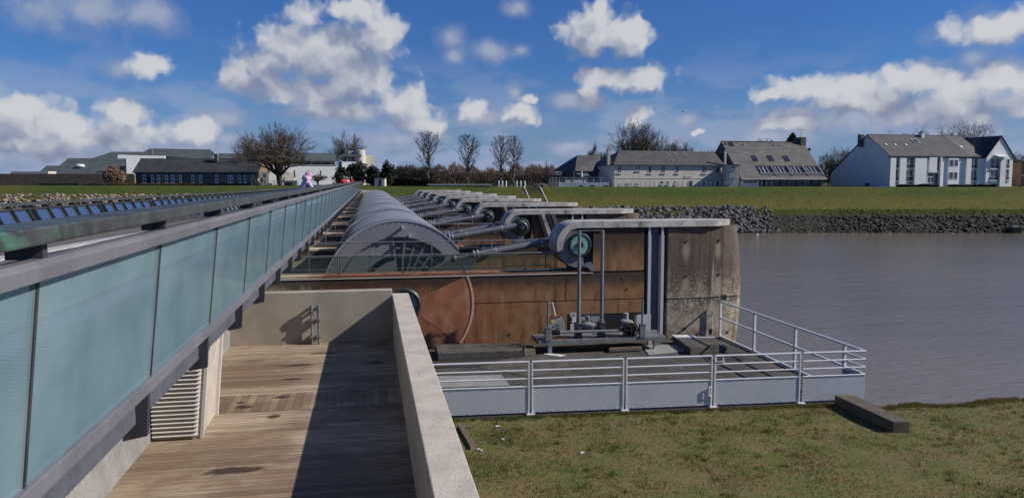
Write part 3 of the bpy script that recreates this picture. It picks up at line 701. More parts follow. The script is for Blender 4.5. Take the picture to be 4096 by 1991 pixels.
def make_pier(first):
    g = 'concrete piers between the sluice gates'
    p = empty('dam_pier', (0, 30, 0), 0, 'x', 'pier', g)
    b = MB()
    if first:
        b.box(-4.2, 4.0, 0, TH, -1, 5.5)
        b.box(4.0, 11.22, 0, TH, 4.375, 5.47).box(4.0, 8.42, 0, TH, 3.0, 4.335).box(8.42, 11.22, 0, TH, 3.78, 4.335).box(4.0, 11.2, .05, TH-.05, -1, 5.47)
        b.box(4.0, 8.42, 0, .05, -1, 3.0)
    else: b.box(-4.2, 11.2, 0, TH, -1, 5.47)
    b.build('low_wall', M['rust'], p, bevel=.008)
    MB().box(-4.2, 9.0, -.03, .0-.003, 5.475, 5.505).build('edge_trim', M['cream_wall'], p); MB().box(-4.2, 8.98, .0, TH, 5.508, 5.56).build('wall_top', M['rust'], p)
    b = MB().box(8.99, 11.2, 0, TH, 5.55, 7.33); b.box(9.05, 11.18, .06, TH-.06, 5.40, 5.56); b.build('upper_wall', M['rust'], p, bevel=.01)
    nose_mesh(4.33, 7.34).build('nose', M['nose'], p, smooth=True)
    nose_mesh(-1, 4.28).build('nose_base', M['nose'], p, smooth=True)
    MB().box(12.2, 15.0, .12, TH-.12, 4.2, 4.4).box(11.2, 12.3, .45, TH-.45, -1, 7.34).build('joint', M['black'], p)
    for x in (11.37, 11.94):
        MB().prism([(x,-.03),(x+.13,-.03),(x+.13,.09),(x+.10,.44),(x+.03,.44),(x,.09)], 2.3, 7.0, 'z').prism([(x,2.3),(x+.13,2.3),(x+.10,7.36),(x,7.36)], -.035, .02, 'y').build('guide_rail', M['plate'], p)
        MB().prism([(x,TH-.02),(x+.13,TH-.02),(x+.13,TH-.09),(x+.10,TH-.44),(x+.03,TH-.44),(x,TH-.09)], 2.3, 7.3, 'z').build('guide_rail', M['plate'], p)
    MB().box(11.5, 11.94, .30, .36, 2.3, 7.3).build('guide_web', M['steel'], p)
    cap_mesh(first).build('cap', M['cap'], p, smooth=True)
    cx, cz = HUB
    for y0, y1 in ((-.05, .01), (TH-.07, TH-.01)):
        b = MB().arc(cx, cz, .30, .93, 100, 285, y0, y1, 26)
        b.prism([(cx+.1,cz-.93),(cx+.28,cz-.75),(cx+.5,cz-.7),(cx+.68,5.57),(cx+.50,5.57),(cx+.34,5.75)], y0, y1, 'y')
        b.build('cheek_plate', M['steel_mid'], p)
    MB().arc(cx, cz, .90, .94, 188, 285, .02, TH-.08, 18).build('housing_skin', M['steel'], p, smooth=True)
    MB().box(8.2, 8.98, .1, TH-.1, 5.57, 7.34).build('housing_shade', M['black'], p)  # black box paints the shaded inside of the housing
    b = MB().lathe((cx, 0, cz), [(.50,.0),(.50,-.10),(.46,-.12),(.46,-.17),(.40,-.17),(.40,-.12),(.2,-.12)], 32); b.build('hub_ring', M['bronze'], p, smooth=True)
    if first:
        b = MB().lathe((cx, 0, cz), [(.385,-.10),(.385,-.145),(.16,-.16),(.13,-.155)], 28).build('hub_disc', M['verdigris'], p, smooth=True)
        MB().lathe((cx, 0, cz), [(.14,-.15),(.14,-.20),(.07,-.20),(.07,-.18)], 18).build('hub_boss', M['bronze'], p, smooth=True)
    else:
        MB().lathe((cx, 0, cz), [(.39,-.10),(.37,-.20),(.30,-.30)], 26).build('hub_disc', M['dull_hub'], p, smooth=True)
        MB().lathe((cx, 0, cz), [(.30,-.26),(.27,-.62),(.22,-.66),(.22,-.60),(.16,-.60)], 22).build('hub_boss', M['bronze'], p, smooth=True)
        MB().arc(cx, cz, .085, .12, 0, 360, -.64, -.59, 16).box(cx-.1,cx+.1,-.63,-.6,cz-.02,cz+.02).box(cx-.02,cx+.02,-.628,-.602,cz-.1,cz+.1).build('hub_nut', M['steel'], p)
        for i, (xa, xb, m) in enumerate(((9.35,9.95,'black'),(9.55,10.2,'cap'),(9.85,10.45,'black'),(10.15,10.7,'steel'))):
            MB().prism([(xa,7.33),(xa+.22,7.33),(xb+.22,5.5),(xb,5.5)], -.14, -.005, 'y').build('inclined_guide', M[m], p)
    return p
piers = []
p0 = make_pier(True); piers.append(p0)
p0['label'] = 'nearest rust-stained concrete dam pier, facing the fenced yard'
# marks only the nearest pier shows
b = MB().arc(1.3, 4.4, 2.68, 2.765, -36.5, 23, -.025, .003, 30); b.build('arc_band', M['arc_edge'], p0)
MB().arc(1.3, 4.4, 0.02, 2.675, -37, 23.5, -.006, .003, 30).build('round_plate', M['red_plate'], p0)
MB().lathe((1.3, 0, 4.4), [(.67,.0),(.67,-.05),(.60,-.10),(.56,-.10),(.56,-.06),(.50,-.06),(.50,-.12),(.44,-.12),(.44,-.05)], 40).build('flange_ring', M['bronze'], p0, smooth=True)
MB().lathe((1.3, 0, 4.4), [(.44,-.03),(.44,-.07),(.1,-.08)], 32).build('flange_cover', M['verdigris'], p0, smooth=True)
MB().box(8.45, 10.85, .04, .06, 2.6, 3.77).build('recess_panel', M['concrete_grey'], p0)
MB().box(9.55, 10.84, .02, .035, 2.6, 3.76).build('dark_opening', M['black'], p0)
for x, z in ((13.06,6.72),(14.57,6.73),(13.06,5.26),(14.58,5.28),(13.07,3.02),(15.1,2.75),(10.27,5.25),(10.48,4.78),(5.53,3.05),(7.0,3.1)):
    s = .028 if x > 12 else .02
    yy = -.012 if x < 12 else {True: -.004}.get(x < 14, -.004)
    if x > 14: 
        k = ((x-12.26)/3.5); yy = TH/2 - TH/2*(1-k**(2/.74))**.40 if k < 1 else .3
        yy -= .02
    MB().arc(x, z, s*1.5, s*2.3, 0, 360, yy-.008, yy+.03, 12).build('tie_hole_rim', M['gritty'], p0)
    MB().lathe((x, yy+.005, z), [(s*1.6,-.010),(s*1.6,.03)], 12).build('tie_hole', M['black'], p0)
b = MB(); q = [(7.86,5.42),(7.9,5.2),(7.84,5.0),(7.88,4.8),(7.83,4.6),(7.86,4.4)]
for i in range(len(q)-1): b.quad((q[i][0]-.022,-.004,q[i][1]),(q[i][0]+.022,-.004,q[i][1]),(q[i+1][0]+.018,-.004,q[i+1][1]),(q[i+1][0]-.018,-.004,q[i+1][1]))
b.build('crack', M['black'], p0)
p1 = make_pier(False)
for k in range(1, 9):
    p = p1 if k == 1 else copy_tree(p1)
    p.location = (0, 30 + PITCHY*k, 0); piers.append(p)
    p['label'] = ORD[k] + ' concrete dam pier of the row, counted from the fenced yard'

# glazed guard rails on top of the low walls
def make_guard(first):
    r = empty('guard_rail', (0,30,5.56), 0, 'x', 'railing', 'guard rails on the pier walls')
    xs = [-3.65, -1.2, 1.26, 3.68, 6.18, 7.45]
    for x in xs: MB().box(x-.05, x-.02, .06, .10, 0, .80).box(x+.02, x+.05, .06, .10, 0, .80).box(x-.16, x+.16, .04, .16, 0, .025).build('post', M['steel_dark'], r)
    MB().tube((-3.7,.08,.80), (7.5,.08,.80), .022).build('top_rail', M['galv'], r, smooth=True)
    MB().box(-3.7, 7.5, .07, .09, .10, .14).build('bottom_rail', M['galv'], r)
    if first:
        for a, c in zip(xs, xs[1:]): MB().box(a+.06, c-.06, .075, .087, .15, .78).build('glass_panel', M['rail_glass'], r)
    for x in (-2.4, 0, 2.5, 5.0, 7.3): MB().box(x-.02, x+.02, TH-.12, TH-.08, 0, 1.22).build('rear_post', M['galv'], r)
    MB().tube((-3.7,TH-.1,1.22), (7.5,TH-.1,1.22), .022).tube((-3.7,TH-.1,.62), (7.5,TH-.1,.62), .016).tube((-3.7,TH-.1,.14), (7.5,TH-.1,.14), .016).build('rear_rail', M['galv'], r, smooth=True)
    return r
gr = make_guard(True); gr['label'] = 'glass-filled guard rail along the top of the nearest pier'
g1 = make_guard(False)
for k in range(1, 9):
    g_ = g1 if k == 1 else copy_tree(g1)
    g_.location = (0, 30 + PITCHY*k, 5.56); g_['label'] = 'guard rail crossing the low wall of the ' + ORD[k] + ' pier'

# ------------------------------------------------------------------ sluice gates
GX, GZ, GR = 1.2, 4.45, 3.17
def make_gate(first):
    g = empty('sluice_gate', (0, 32, 0), 0, 'x', 'gate', 'drum sluice gates of the dam')
    L = PITCHY - TH - 1.0
    MB().arc(GX, GZ, GR-.06, GR, 37.5, 215, 1.0, L, 60).build('drum_skin', M['gate'], g, smooth=True)
    for y in ((2.2, 4.4, 6.6, L-.05) if not first else (3.2, 6.0, L-.05)): MB().arc(GX, GZ, GR, GR+.022, 37.5, 212, y, y+.05, 48).build('skin_seam', M['plate'], g)
    MB().arc(GX, GZ, GR-.28, GR+.015, 37.5, 215, .97, 1.03, 48).build('rear_ring', M['gate'], g)
    MB().arc(GX, GZ, GR-.66, GR-.02, 37.5, 215, .0, .06, 60).build('end_ring', M['gate'], g)
    MB().arc(GX, GZ, GR-.08, GR-.05, 103, 215, .06, .97, 40).arc(GX, GZ, GR-.08, GR-.05, 37.5, 68, .06, .97, 12).build('end_skin', M['gate'], g, smooth=True)
    MB().arc(GX, GZ, GR-.36, GR-.33, 66, 105, .06, .97, 14).build('slot_floor', M['steel_dark'], g)
    for a in (72, 78, 86, 92, 97):
        x, z = GX+(GR-.12)*math.cos(R(a)), GZ+(GR-.12)*math.sin(R(a)); MB().box(x-.03, x+.03, .5, .97, z-.2, z+.02).build('slot_block', M['plate'], g)
    b = MB()
    for a in range(42, 212, 5): b.lathe((GX+(GR-.12)*math.cos(R(a)), -.001, GZ+(GR-.12)*math.sin(R(a))), [(.02,-.015),(.02,.01)], 6)
    b.build('ring_bolt', M['galv'], g)
    MB().arc(GX, GZ, GR-.03, GR+.004, 37.5, 215, -.025, .0-.002, 60).build('ring_lip', M['plate'], g)
    MB().arc(GX, GZ, GR-.70, GR-.655, 60, 215, -.02, .10, 50).build('ring_lip', M['galv'], g)
    # inner end disc, stepped, with slots
    MB().arc(GX+.02, GZ, 1.72, GR-.6, 96, 215, .10, .15, 40).build('inner_disc', M['gate'], g)
    MB().arc(GX+.02, GZ, GR-.62, GR-.58, 40, 215, .06, .20, 44).build('inner_lip', M['gate'], g)
    MB().arc(GX+.02, GZ, 1.68, 1.73, 96, 215, .15, .5, 30).build('inner_step', M['steel'], g)
    MB().arc(GX+.02, GZ, .95, 1.50, 96, 215, .02, .08, 30).build('inner_band', M['gate'], g)
    MB().arc(GX+.05, GZ+.02, .30, .52, 0, 360, .1, .4, 26).build('axle_ring', M['verdigris'], g, smooth=True)
    MB().arc(GX, GZ, .1, GR-.06, 34, 215, .42, .47, 40).build('bulkhead', M['gate'], g)
    for a in (38, 52, 63, 73, 84, 96):
        p = Vector((GX+.55*math.cos(R(a)), .12, GZ+.55*math.sin(R(a)))); q = Vector((GX+2.40*math.cos(R(a)), .12, GZ+2.40*math.sin(R(a))))
        MB().beam(p, q, .07, .12 if a > 80 else .09, (0,1,0)).build('radial_rib', M['galv'], g)
    for r, a0, a1 in ((1.62,-8,62),(2.02,-2,58),(1.25,5,70),(2.2,62,80)):
        MB().arc(GX, GZ, r, r+.06, a0, a1, .10, .17, 20).build('hoop', M['galv'], g)
    MB().arc(GX, GZ, 1.98, 2.04, 60, 97, .10, .17, 12).build('hoop', M['galv'], g)
    for a in (80, 88):
        x, z = GX+(GR-(.30 if a > 85 else .62))*math.cos(R(a if a<85 else 87)), GZ+(GR-(.30 if a > 85 else .62))*math.sin(R(a if a<85 else 87))
        MB().box(x-.04, x+.04, -.2, .0, z-.05, z+.05).build('lug', M['plate'], g)
    # arm eye on the open side
    MB().arc(3.6, 4.85, .10, .30, 0, 360, -.02, .12, 20).arc(3.6, 4.85, .02, .1, 0, 360, -.05, .12, 12).build('arm_eye', M['verdigris'], g)
    for y in (.6, L-.6): MB().prism([(2.2,4.3),(3.7,4.6),(4.6,5.9),(4.35,6.1),(3.5,6.0),(2.6,6.3)], y, y+.12, 'y').build('lifting_arm', M['steel'], g)
    return g
ga = make_gate(True)
for k in range(8):
    g_ = ga if k == 0 else copy_tree(ga)
    g_.location = (0, 32 + PITCHY*k, 0)
    g_['label'] = ('grey drum sluice gate with open end disc, between the nearest and second piers' if k == 0 else
                   'grey drum sluice gate in the bay just beyond the %s pier' % ORD[k])
# hydraulic cylinders: one on each face of every pier
def make_ram():
    r = empty('hydraulic_cylinder', (0,0,0), 0, 'x', 'cylinder', 'hydraulic cylinders of the gates')
    A = Vector((4.25, 0, 6.12)); B = Vector((8.05, 0, 6.74)); d = (B-A).normalized()
    MB().tube(A, B, .165, .165, 16).build('barrel', M['steel_mid'], r, smooth=True)
    b = MB()
    for t in (.06, .22): b.tube(A + d*t, A + d*(t+.045), .20, None, 16)
    b.build('end_flange', M['plate'], r, smooth=True)
    MB().tube(A + d*3.0, A + d*3.05, .175, None, 16).tube(A+d*1.0, A+d*1.03, .172, None, 16).build('band', M['plate'], r, smooth=True)
    MB().tube(A - d*.75, A + d*.05, .085, None, 12).ball(A - d*.78, .15, .1, .15).build('piston_rod', M['galv'], r, smooth=True)
    MB().tube(A + d*.4 + Vector((0,-.06,.19)), B - d*.5 + Vector((0,-.06,.19)), .022, None, 6).build('oil_pipe', M['steel'], r, smooth=True)
    for t in (.5, 2.55): MB().lathe(A + d*t + Vector((0,0,.165)), [(.12,-.06),(.12,.06)], 12, 'y').build('lug', M['steel'], r)
    return r
r0 = make_ram(); first_used = False
for k in range(9):
    for side in (0, 1):
        if (k == 0 and side == 0) or (k == 8 and side == 1): continue
        r = copy_tree(r0) if first_used else r0; first_used = True
        y = 30 + PITCHY*k + (-.42 if side == 0 else TH + .42)
        r.location = (0, y, 0)
        r['label'] = 'grey hydraulic cylinder on the %s face of the %s pier' % ('camera-side' if side == 0 else 'far', ORD[k])

# ------------------------------------------------------------------ yard fence and gear
FA, FB = Vector((.9, 21.08, 2.6)), Vector((14.72, 20.36, 2.6)); fd = (FB-FA).normalized(); fn = Vector((fd.y, -fd.x, 0))
fx = [.9, 4.45, 7.22, 9.90, 12.66, 14.72]
def fp(x, z, o=0): return FA + fd*((x-.9)/fd.x) + fn*o + Vector((0,0,z))
wf = empty('yard_fence', (0,0,0), 0, 'white steel fence with pale grey plates round the yard beside the lawn', 'fence')
for i in range(5):
    a, c = fx[i]+.05, fx[i+1]-(.05 if i < 4 else 0)
    b = MB().beam(fp(a, .44), fp(c, .44), .012, .76)
    b.build('plate', M['plate'], wf, bevel=.003)
    b = MB()
    for x in [a + (c-a)*(q+.5)/7 for q in range(7)]:
        for z in (.80, .09): b.ball(fp(x, z, .012), .016, .012, .016, 6, 4)
    b.build('bolt', M['white_paint'], wf)
    rails = (1.54, 1.29, 1.05, .82)
    for z in rails: MB().tube(fp(a, z), fp(c, z), .030 if z > 1.5 else .025, None, 8).build('rail', M['white_paint'], wf, smooth=True)
    if i < 4:
        for x in (a-.0, c): MB().beam(fp(x, 0.02), fp(x, 1.54), .04, .05, (0,1,0)).build('post', M['white_paint'], wf)
for x in fx[1:5]: MB().box(fp(x,0).x-.12, fp(x,0).x+.12, fp(x,0).y-.10, fp(x,0).y+.08, 2.60, 2.64).build('foot_plate', M['white_paint'], wf)
MB().path([fp(9.83,.62,.05), fp(9.75,.62,.06), fp(9.75,.36,.06), fp(9.83,.36,.05)], .018, 6).beam(fp(9.83,.05,.03), fp(9.83,.62,.03), .03, .03, (0,1,0)).build('bolt_handle', M['white_paint'], wf)
MB().beam(fp(9.98,1.12), fp(9.98,1.52), .03, .02, (0,1,0)).beam(fp(10.2,1.29), fp(10.2,1.54), .03, .03, (0,1,0)).beam(fp(9.96,1.37,.03), fp(10.25,1.37,.03), .02, .02).build('latch', M['white_paint'], wf)
# return along the water
RX = 14.62
for z in (4.16, 3.46): MB().box(RX-.03, RX+.03, 20.4, 29.9, z-.03, z+.03).build('side_rail', M['white_paint'], wf)
MB().box(RX-.04, RX+.03, 20.45, 29.9, 2.62, 2.70).build('side_rail', M['white_paint'], wf)
for z in (3.89, 3.65, 3.42): MB().beam((14.72,20.4,z), (RX,21.25,z), .05, .05).build('side_rail', M['white_paint'], wf)
for y in (29.86, 26.94, 24.05, 21.24): MB().box(RX-.05, RX+.05, y-.015, y+.015, 2.6, 4.15).box(RX-.06,RX-.04,y-.05,y+.05,2.6,4.14).build('side_post', M['white_paint'], wf)
MB().beam((14.72,20.38,3.04), (RX+.06,21.25,3.04), .012, .76).build('plate', M['plate'], wf)

def lay(name, poly, z0, z1, mat, label, cat, group=None, bevel=.01):
    return tag(MB().prism(poly, z0, z1, 'z').build(name, M[mat], bevel=bevel), label, cat, group)
lay('grating', [(.9,28.7),(5.7,28.56),(3.83,26.7),(.9,26.9)], 2.604, 2.625, 'grating', 'long dark steel grating let into the yard behind the parapet', 'grating', bevel=0)
lay('cover_slab', [(2.42,27.8),(5.62,27.78),(5.76,29.0),(2.44,29.42)], 2.63, 2.9, 'slab', 'long dark concrete cover slab lying at the foot of the rusty pier', 'slab')
lay('broken_block', [(5.66,27.8),(6.15,28.0),(6.2,28.7),(5.8,28.75)], 2.604, 2.88, 'gritty', 'broken pale concrete lump at the right end of the long cover slab', 'block', bevel=.04)
lay('steel_sheet', [(.95,24.2),(4.4,23.96),(4.38,25.33),(.95,25.7)], 2.604, 2.64, 'pale_sheet', 'pale steel sheet covering the left front of the yard', 'sheet')
lay('cover_plate', [(3.86,26.45),(5.14,25.15),(5.62,25.0),(7.3,26.65),(9.0,28.2),(6.35,28.95),(5.75,28.5)], 2.606, 2.618, 'slab', 'large dark diamond-shaped cover plate in the middle of the yard', 'cover', bevel=0)
lay('wooden_hatch', [(9.05,27.95),(9.4,28.55),(9.85,28.88),(10.5,28.78),(10.42,27.98)], 2.63, 2.78, 'timber', 'weathered wooden hatch cover in front of the actuator frame', 'hatch', bevel=.02)
lay('concrete_pad', [(10.76,28.93),(12.34,28.85),(12.15,27.6),(10.45,27.31)], 2.606, 2.63, 'pale_sheet', 'pale grey concrete pad right of the wooden hatch', 'pad', bevel=0)
lay('fallen_sign', [(6.51,28.14),(6.75,28.42),(6.86,28.40),(6.78,28.22),(7.05,28.0),(7.32,27.84),(7.02,27.65),(6.80,27.8)], 2.62, 2.635, 'white', 'torn white sign lying flat on the dark cover plate', 'sign', bevel=0)
pc = empty('pit_cover', (0,0,0), 0, 'dark raised pit cover with pale planks in the back right corner of the yard', 'cover')
MB().prism([(12.24,29.3),(13.95,28.9),(13.66,27.28),(12.02,27.06)], 2.604, 2.88, 'z').build('cover', M['slab'], pc, bevel=.02)
MB().prism([(12.2,29.32),(12.95,29.24),(13.1,28.9),(12.2,28.95)], 2.883, 2.92, 'z').prism([(12.2,28.85),(13.8,28.6),(13.8,28.7),(12.2,28.9)], 2.883, 2.915, 'z').build('plank', M['white'], pc)
lay('dark_grate', [(12.45,26.96),(13.85,26.98),(13.9,26.0),(12.2,25.9)], 2.604, 2.62, 'grating', 'square dark grate just in front of the raised pit cover', 'grating', bevel=0)
h = empty('loop_handle', (2.0, 28.9, 2.6), 0, 'white bent pipe handle by the left end of the cover slab', 'handle')
MB().path([(-.25,0,0),(-.25,0,.35),(.0,0,.35),(.05,0,.30),(.05,0,0)], .022, 8).build('handle', M['white_paint'], h, smooth=True)
# debris on the yard
b = MB(); rg = random.Random(11)
for i in range(900):
    x, y = rg.uniform(4, 12.5), rg.uniform(21.2, 26.8); s = rg.uniform(.008, .03)
    b.ball((x, y, 2.605), s, s*.7, s*.35, 5, 3, .3, rg)
b.build('gravel', M['rock_pale'], fix=False, kind='stuff')
pk = empty('gauge_post', (13.95, 29.4, 2.6), 0, 'thin pale measuring post with a black base beside the fence end', 'post')
MB().box(-.06, .05, -.04, .04, .28, .50).build('base_box', M['black'], pk)
MB().box(.06, .09, -.02, .02, .25, 1.15).box(-.04, .09, -.01, .01, 1.1, 1.15).box(-.04,-.02,-.01,.01,.85,1.15).build('staff', M['white'], pk)

# actuator frame with stems, motors and hand wheel
af = empty('actuator_frame', (-.12,-.42,.06), 0, 'grey steel frame carrying the penstock actuators with two tall stems', 'actuator')
MB().box(6.48, 8.0-.003+3.45, 28.46, 28.56, 2.94, 3.10).box(6.4, 11.65, 29.68, 29.78, 2.94, 3.10).box(6.4, 6.478, 28.46, 29.675, 2.94, 3.10).box(11.46, 11.56, 28.5, 29.675, 2.94, 3.10).build('beam', M['galv'], af, bevel=.006)
MB().box(6.48, 11.44, 28.57, 29.67, 3.055, 3.085).build('deck_plate', M['galv'], af)
for x, y in ((6.9,28.7),(11.2,28.7),(11.3,29.6),(7.0,29.6)): MB().box(x-.07, x+.07, y-.07, y+.07, 2.54, 2.95).build('leg', M['plate'], af)
for x in (8.09, 9.02):
    MB().tube((x,28.85,3.69), (x,28.85,7.28), .068, None, 14).build('stem', M['galv'], af, smooth=True)
    MB().box(x-.15, x+.12, 28.72, 28.99, 3.09, 3.68).box(x-.18,x+.15,28.70,29.01,3.62,3.66).box(x-.1,x+.04,28.70,28.72,3.2,3.55).build('gearbox', M['steel_dark'], af, bevel=.01)
    MB().lathe((x,28.85,3.66), [(.12,0),(.12,.05),(.085,.05),(.085,.12)], 14, 'z').build('stem_collar', M['galv'], af, smooth=True)
    MB().tube((x+.05,28.72,3.35), (x+.05,28.68,3.35), .06, None, 10).build('cover_knob', M['galv'], af, smooth=True)
MB().box(8.05, 9.06, 28.835, 28.865, 7.27, 7.30).build('stem_tie', M['galv'], af)
def motor(cx_, cz_, y, s=1):
    m_ = MB().tube((cx_-.16*s,y,cz_), (cx_+.12*s,y-.12,cz_-.06), .15*s, None, 14); m_.tube((cx_+.1*s,y-.1,cz_-.05), (cx_+.16*s,y-.2,cz_-.10), .14*s, .11*s, 12)
    m_.tube((cx_-.05*s,y,cz_+.08*s), (cx_-.05*s,y,cz_+.32*s), .11*s, None, 14).lathe((cx_-.05*s,y,cz_+.32*s), [(.115*s,0),(.115*s,.03),(.08*s,.05)], 14, 'z').box(cx_-.22*s,cx_-.1*s,y-.1,y+.1,cz_-.15*s,cz_+.15*s)
    m_.build('motor', M['concrete_grey'], af, smooth=True)
    MB().lathe((cx_-.26*s, y, cz_), [(.16*s,-.04),(.16*s,.04)], 14, 'x').build('coupling', M['steel_dark'], af)
motor(8.56, 3.56, 29)
motor(10.15, 3.60, 29.1)
MB().tube((8.21,29,3.4), (8.9,29,3.4), .045, None, 10).build('drive_shaft', M['steel_dark'], af, smooth=True)
MB().tube((7.25,28.62,3.39), (9.72,28.62,3.36), .052, None, 12).build('cross_shaft', M['galv'], af, smooth=True)
b = MB()
for q in range(7): b.lathe((6.98+q*.045,28.62,3.38), [(.11,-.01),(.11,.012)], 12, 'x')
b.build('bellows', M['black'], af)
MB().box(6.92,7.5,28.55,28.75,3.086,3.13).build('rusty_plate', M['orange'], af)
hw = MB().arc(10.12, 3.39, .25, .295, 0, 360, 28.46, 28.51, 28).build('hand_wheel', M['black'], af, smooth=True)
MB().beam((9.86,28.485,3.39),(10.38,28.485,3.39),.03,.04).beam((10.12,28.485,3.13),(10.12,28.485,3.65),.03,.04).lathe((10.12,28.49,3.39),[(.06,-.05),(.06,.03)],10).build('spoke', M['black'], hw)
MB().lathe((10.12,28.6,3.39), [(.24,-.03),(.24,.03)], 20).build('gear_disc', M['black'], af)
MB().tube((9.75,28.8,3.42),(9.9,28.8,3.42),.15,None,12).box(9.95,10.35,28.7,29.0,3.09,3.3).build('gear_case', M['steel_dark'], af, smooth=True)
for x, zt in ((6.785, 4.62), (10.58, 4.56)):
    MB().box(x-.115, x+.115, 28.42, 28.62, 3.086 if x > 8 else 3.1, 3.60).box(x-.13,x+.13,28.40,28.64,3.60,3.615).build('pedestal', M['galv'], af, bevel=.006)
    MB().tube((x,28.52,3.61), (x-.0,28.52,zt), .042, None, 12).build('pedestal_pole', M['galv'], af, smooth=True)
MB().tube((7.0,28.8,4.52), (7.13,28.8,3.93), .05, None, 12).build('slanted_tube', M['cap'], af, smooth=True)
MB().prism([(6.92,3.42),(7.44,3.40),(7.50,3.55),(7.47,3.82),(7.36,3.97),(6.90,3.86),(6.88,3.6)], 28.72, 28.92, 'y').build('control_box', M['concrete_grey'], af, bevel=.01)
MB().prism([(6.88,3.88),(7.36,3.99),(7.36,4.05),(6.88,3.95)], 28.70, 28.9, 'y').build('box_lid', M['orange'], af)
b = MB()
for x, z in ((7.09,3.62),(7.25,3.68),(7.27,3.57)): b.lathe((x,28.72,z), [(.035,-.03),(.035,.01)], 10)
b.build('push_button', M['galv'], af)
MB().lathe((7.0,28.715,3.79), [(.065,-.006),(.065,.004)], 14).build('warning_sticker', M['yellow'], af)
MB().path([(7.45,28.8,3.9),(7.54,28.75,3.75),(7.56,28.72,3.6),(7.66,28.7,3.62)], .014, 6).build('cable', M['black'], af)
MB().box(10.74, 11.34, 29.58, 29.61, 3.09, 3.78).build('rear_panel', M['plate'], af)
for x in (11.1, 11.3): MB().path([(x,29.3,3.09),(x,29.3,3.22),(x+.1,29.3,3.1)], .01, 5).build('hook', M['galv'], af)

# level gauge board with its figures
def text(body, size, mat, name, parent, loc, rot=(math.pi/2,0,0), ext=.002):
    cu = bpy.data.curves.new(name, 'FONT'); cu.body = body; cu.size = size; cu.extrude = ext; cu.align_x = 'CENTER'; cu.align_y = 'CENTER'
    o = bpy.data.objects.new('tmp', cu); col.objects.link(o)
    dg = bpy.context.evaluated_depsgraph_get(); me = bpy.data.meshes.new_from_object(o.evaluated_get(dg)); bpy.data.objects.remove(o)
    me.materials.clear(); me.materials.append(mat)
    o = bpy.data.objects.new(name, me); col.objects.link(o); o.location = loc; o.rotation_euler = rot
    if parent: o.parent = parent
    return o
lg = empty('level_gauge', (8.16, 29.97, 3.0), 0, 'white water level gauge board with black scale marks on the rusty pier', 'gauge')
MB().box(-.125, .125, 0, .02, .05, .85).build('board', M['white'], lg)
text('7.00', .095, M['black'], 'figures', lg, (0, -.004, .78))
b = MB().box(-.12, -.05, -.005, .0, .42, .70).box(-.12, -.10, -.005, .0, .06, .42).box(-.05,.02,-.005,0,.42,.455).box(-.05,.02,-.005,0,.57,.60)
for z in (.30,.18,.08): b.box(-.04,.03,-.005,0,z,z+.03)
b.box(-.125,.125,-.005,0,.715,.725).build('scale_mark', M['black'], lg)
# ==PART4==
# ------------------------------------------------------------------ far bank: buildings
class Far:
    """a building frame: local x across, y away, z up, origin at (s0, d0, z0)"""
    def __init__(s, name, px0, d0, z0, label, cat, group=None, rot=0, pivot=None):
        s.s0 = SX(px0, d0); s.d0 = d0; s.z0 = z0
        a = -YAW + R(rot); loc = W(s.s0, d0, z0)
        if rot:
            c = SX(pivot, d0) - s.s0
            loc = W(s.s0 + c, d0, z0) - Matrix.Rotation(a, 3, 'Z') @ Vector((c, 0, 0))
        s.r = empty(name, loc, a, label, cat, group)
    def x(s, px, d=None): return SX(px, d or s.d0) - s.s0
    def z(s, py, d=None): return ZZ(py, d or s.d0) - s.z0
    def p(s, px, py, d): return (SX(px, d)-s.s0, d-s.d0, ZZ(py, d)-s.z0)
    def rect(s, nm, px0, px1, py0, py1, y0, y1, mat, parent=None, d=None):
        d = d or s.d0
        return MB().box(s.x(px0,d), s.x(px1,d), y0, y1, s.z(py1,d), s.z(py0,d)).build(nm, M[mat], parent or s.r)
    def window(s, px0, px1, py0, py1, y=0, mat='window', mull=1, sill=True, d=None, bar=False, fr=.07):
        d = d or s.d0
        x0, x1, z0, z1 = s.x(px0,d), s.x(px1,d), s.z(py1,d), s.z(py0,d)
        b = MB().box(x0, x0+fr, y-.05, y+.04, z0, z1).box(x1-fr, x1, y-.05, y+.04, z0, z1).box(x0+fr, x1-fr, y-.05, y+.04, z1-fr, z1).box(x0+fr, x1-fr, y-.05, y+.04, z0, z0+fr)
        for q in range(1, mull+1):
            xm = x0+(x1-x0)*q/(mull+1); b.box(xm-fr*.5, xm+fr*.5, y-.045, y+.03, z0+fr, z1-fr)
        if bar: b.box(x0+fr, x1-fr, y-.045, y+.03, z0+(z1-z0)*.38, z0+(z1-z0)*.38+fr)
        f = b.build('window', M['frame'], s.r)
        MB().box(x0+fr*.5, x1-fr*.5, y-.02, y+.02, z0+fr*.5, z1-fr*.5).build('pane', M[mat], f)
        if sill: MB().box(x0-.15, x1+.15, y-.18, y-.052, z0-.14, z0-.0).build('sill', M['frame'], f)
        return f
GB = 7.8
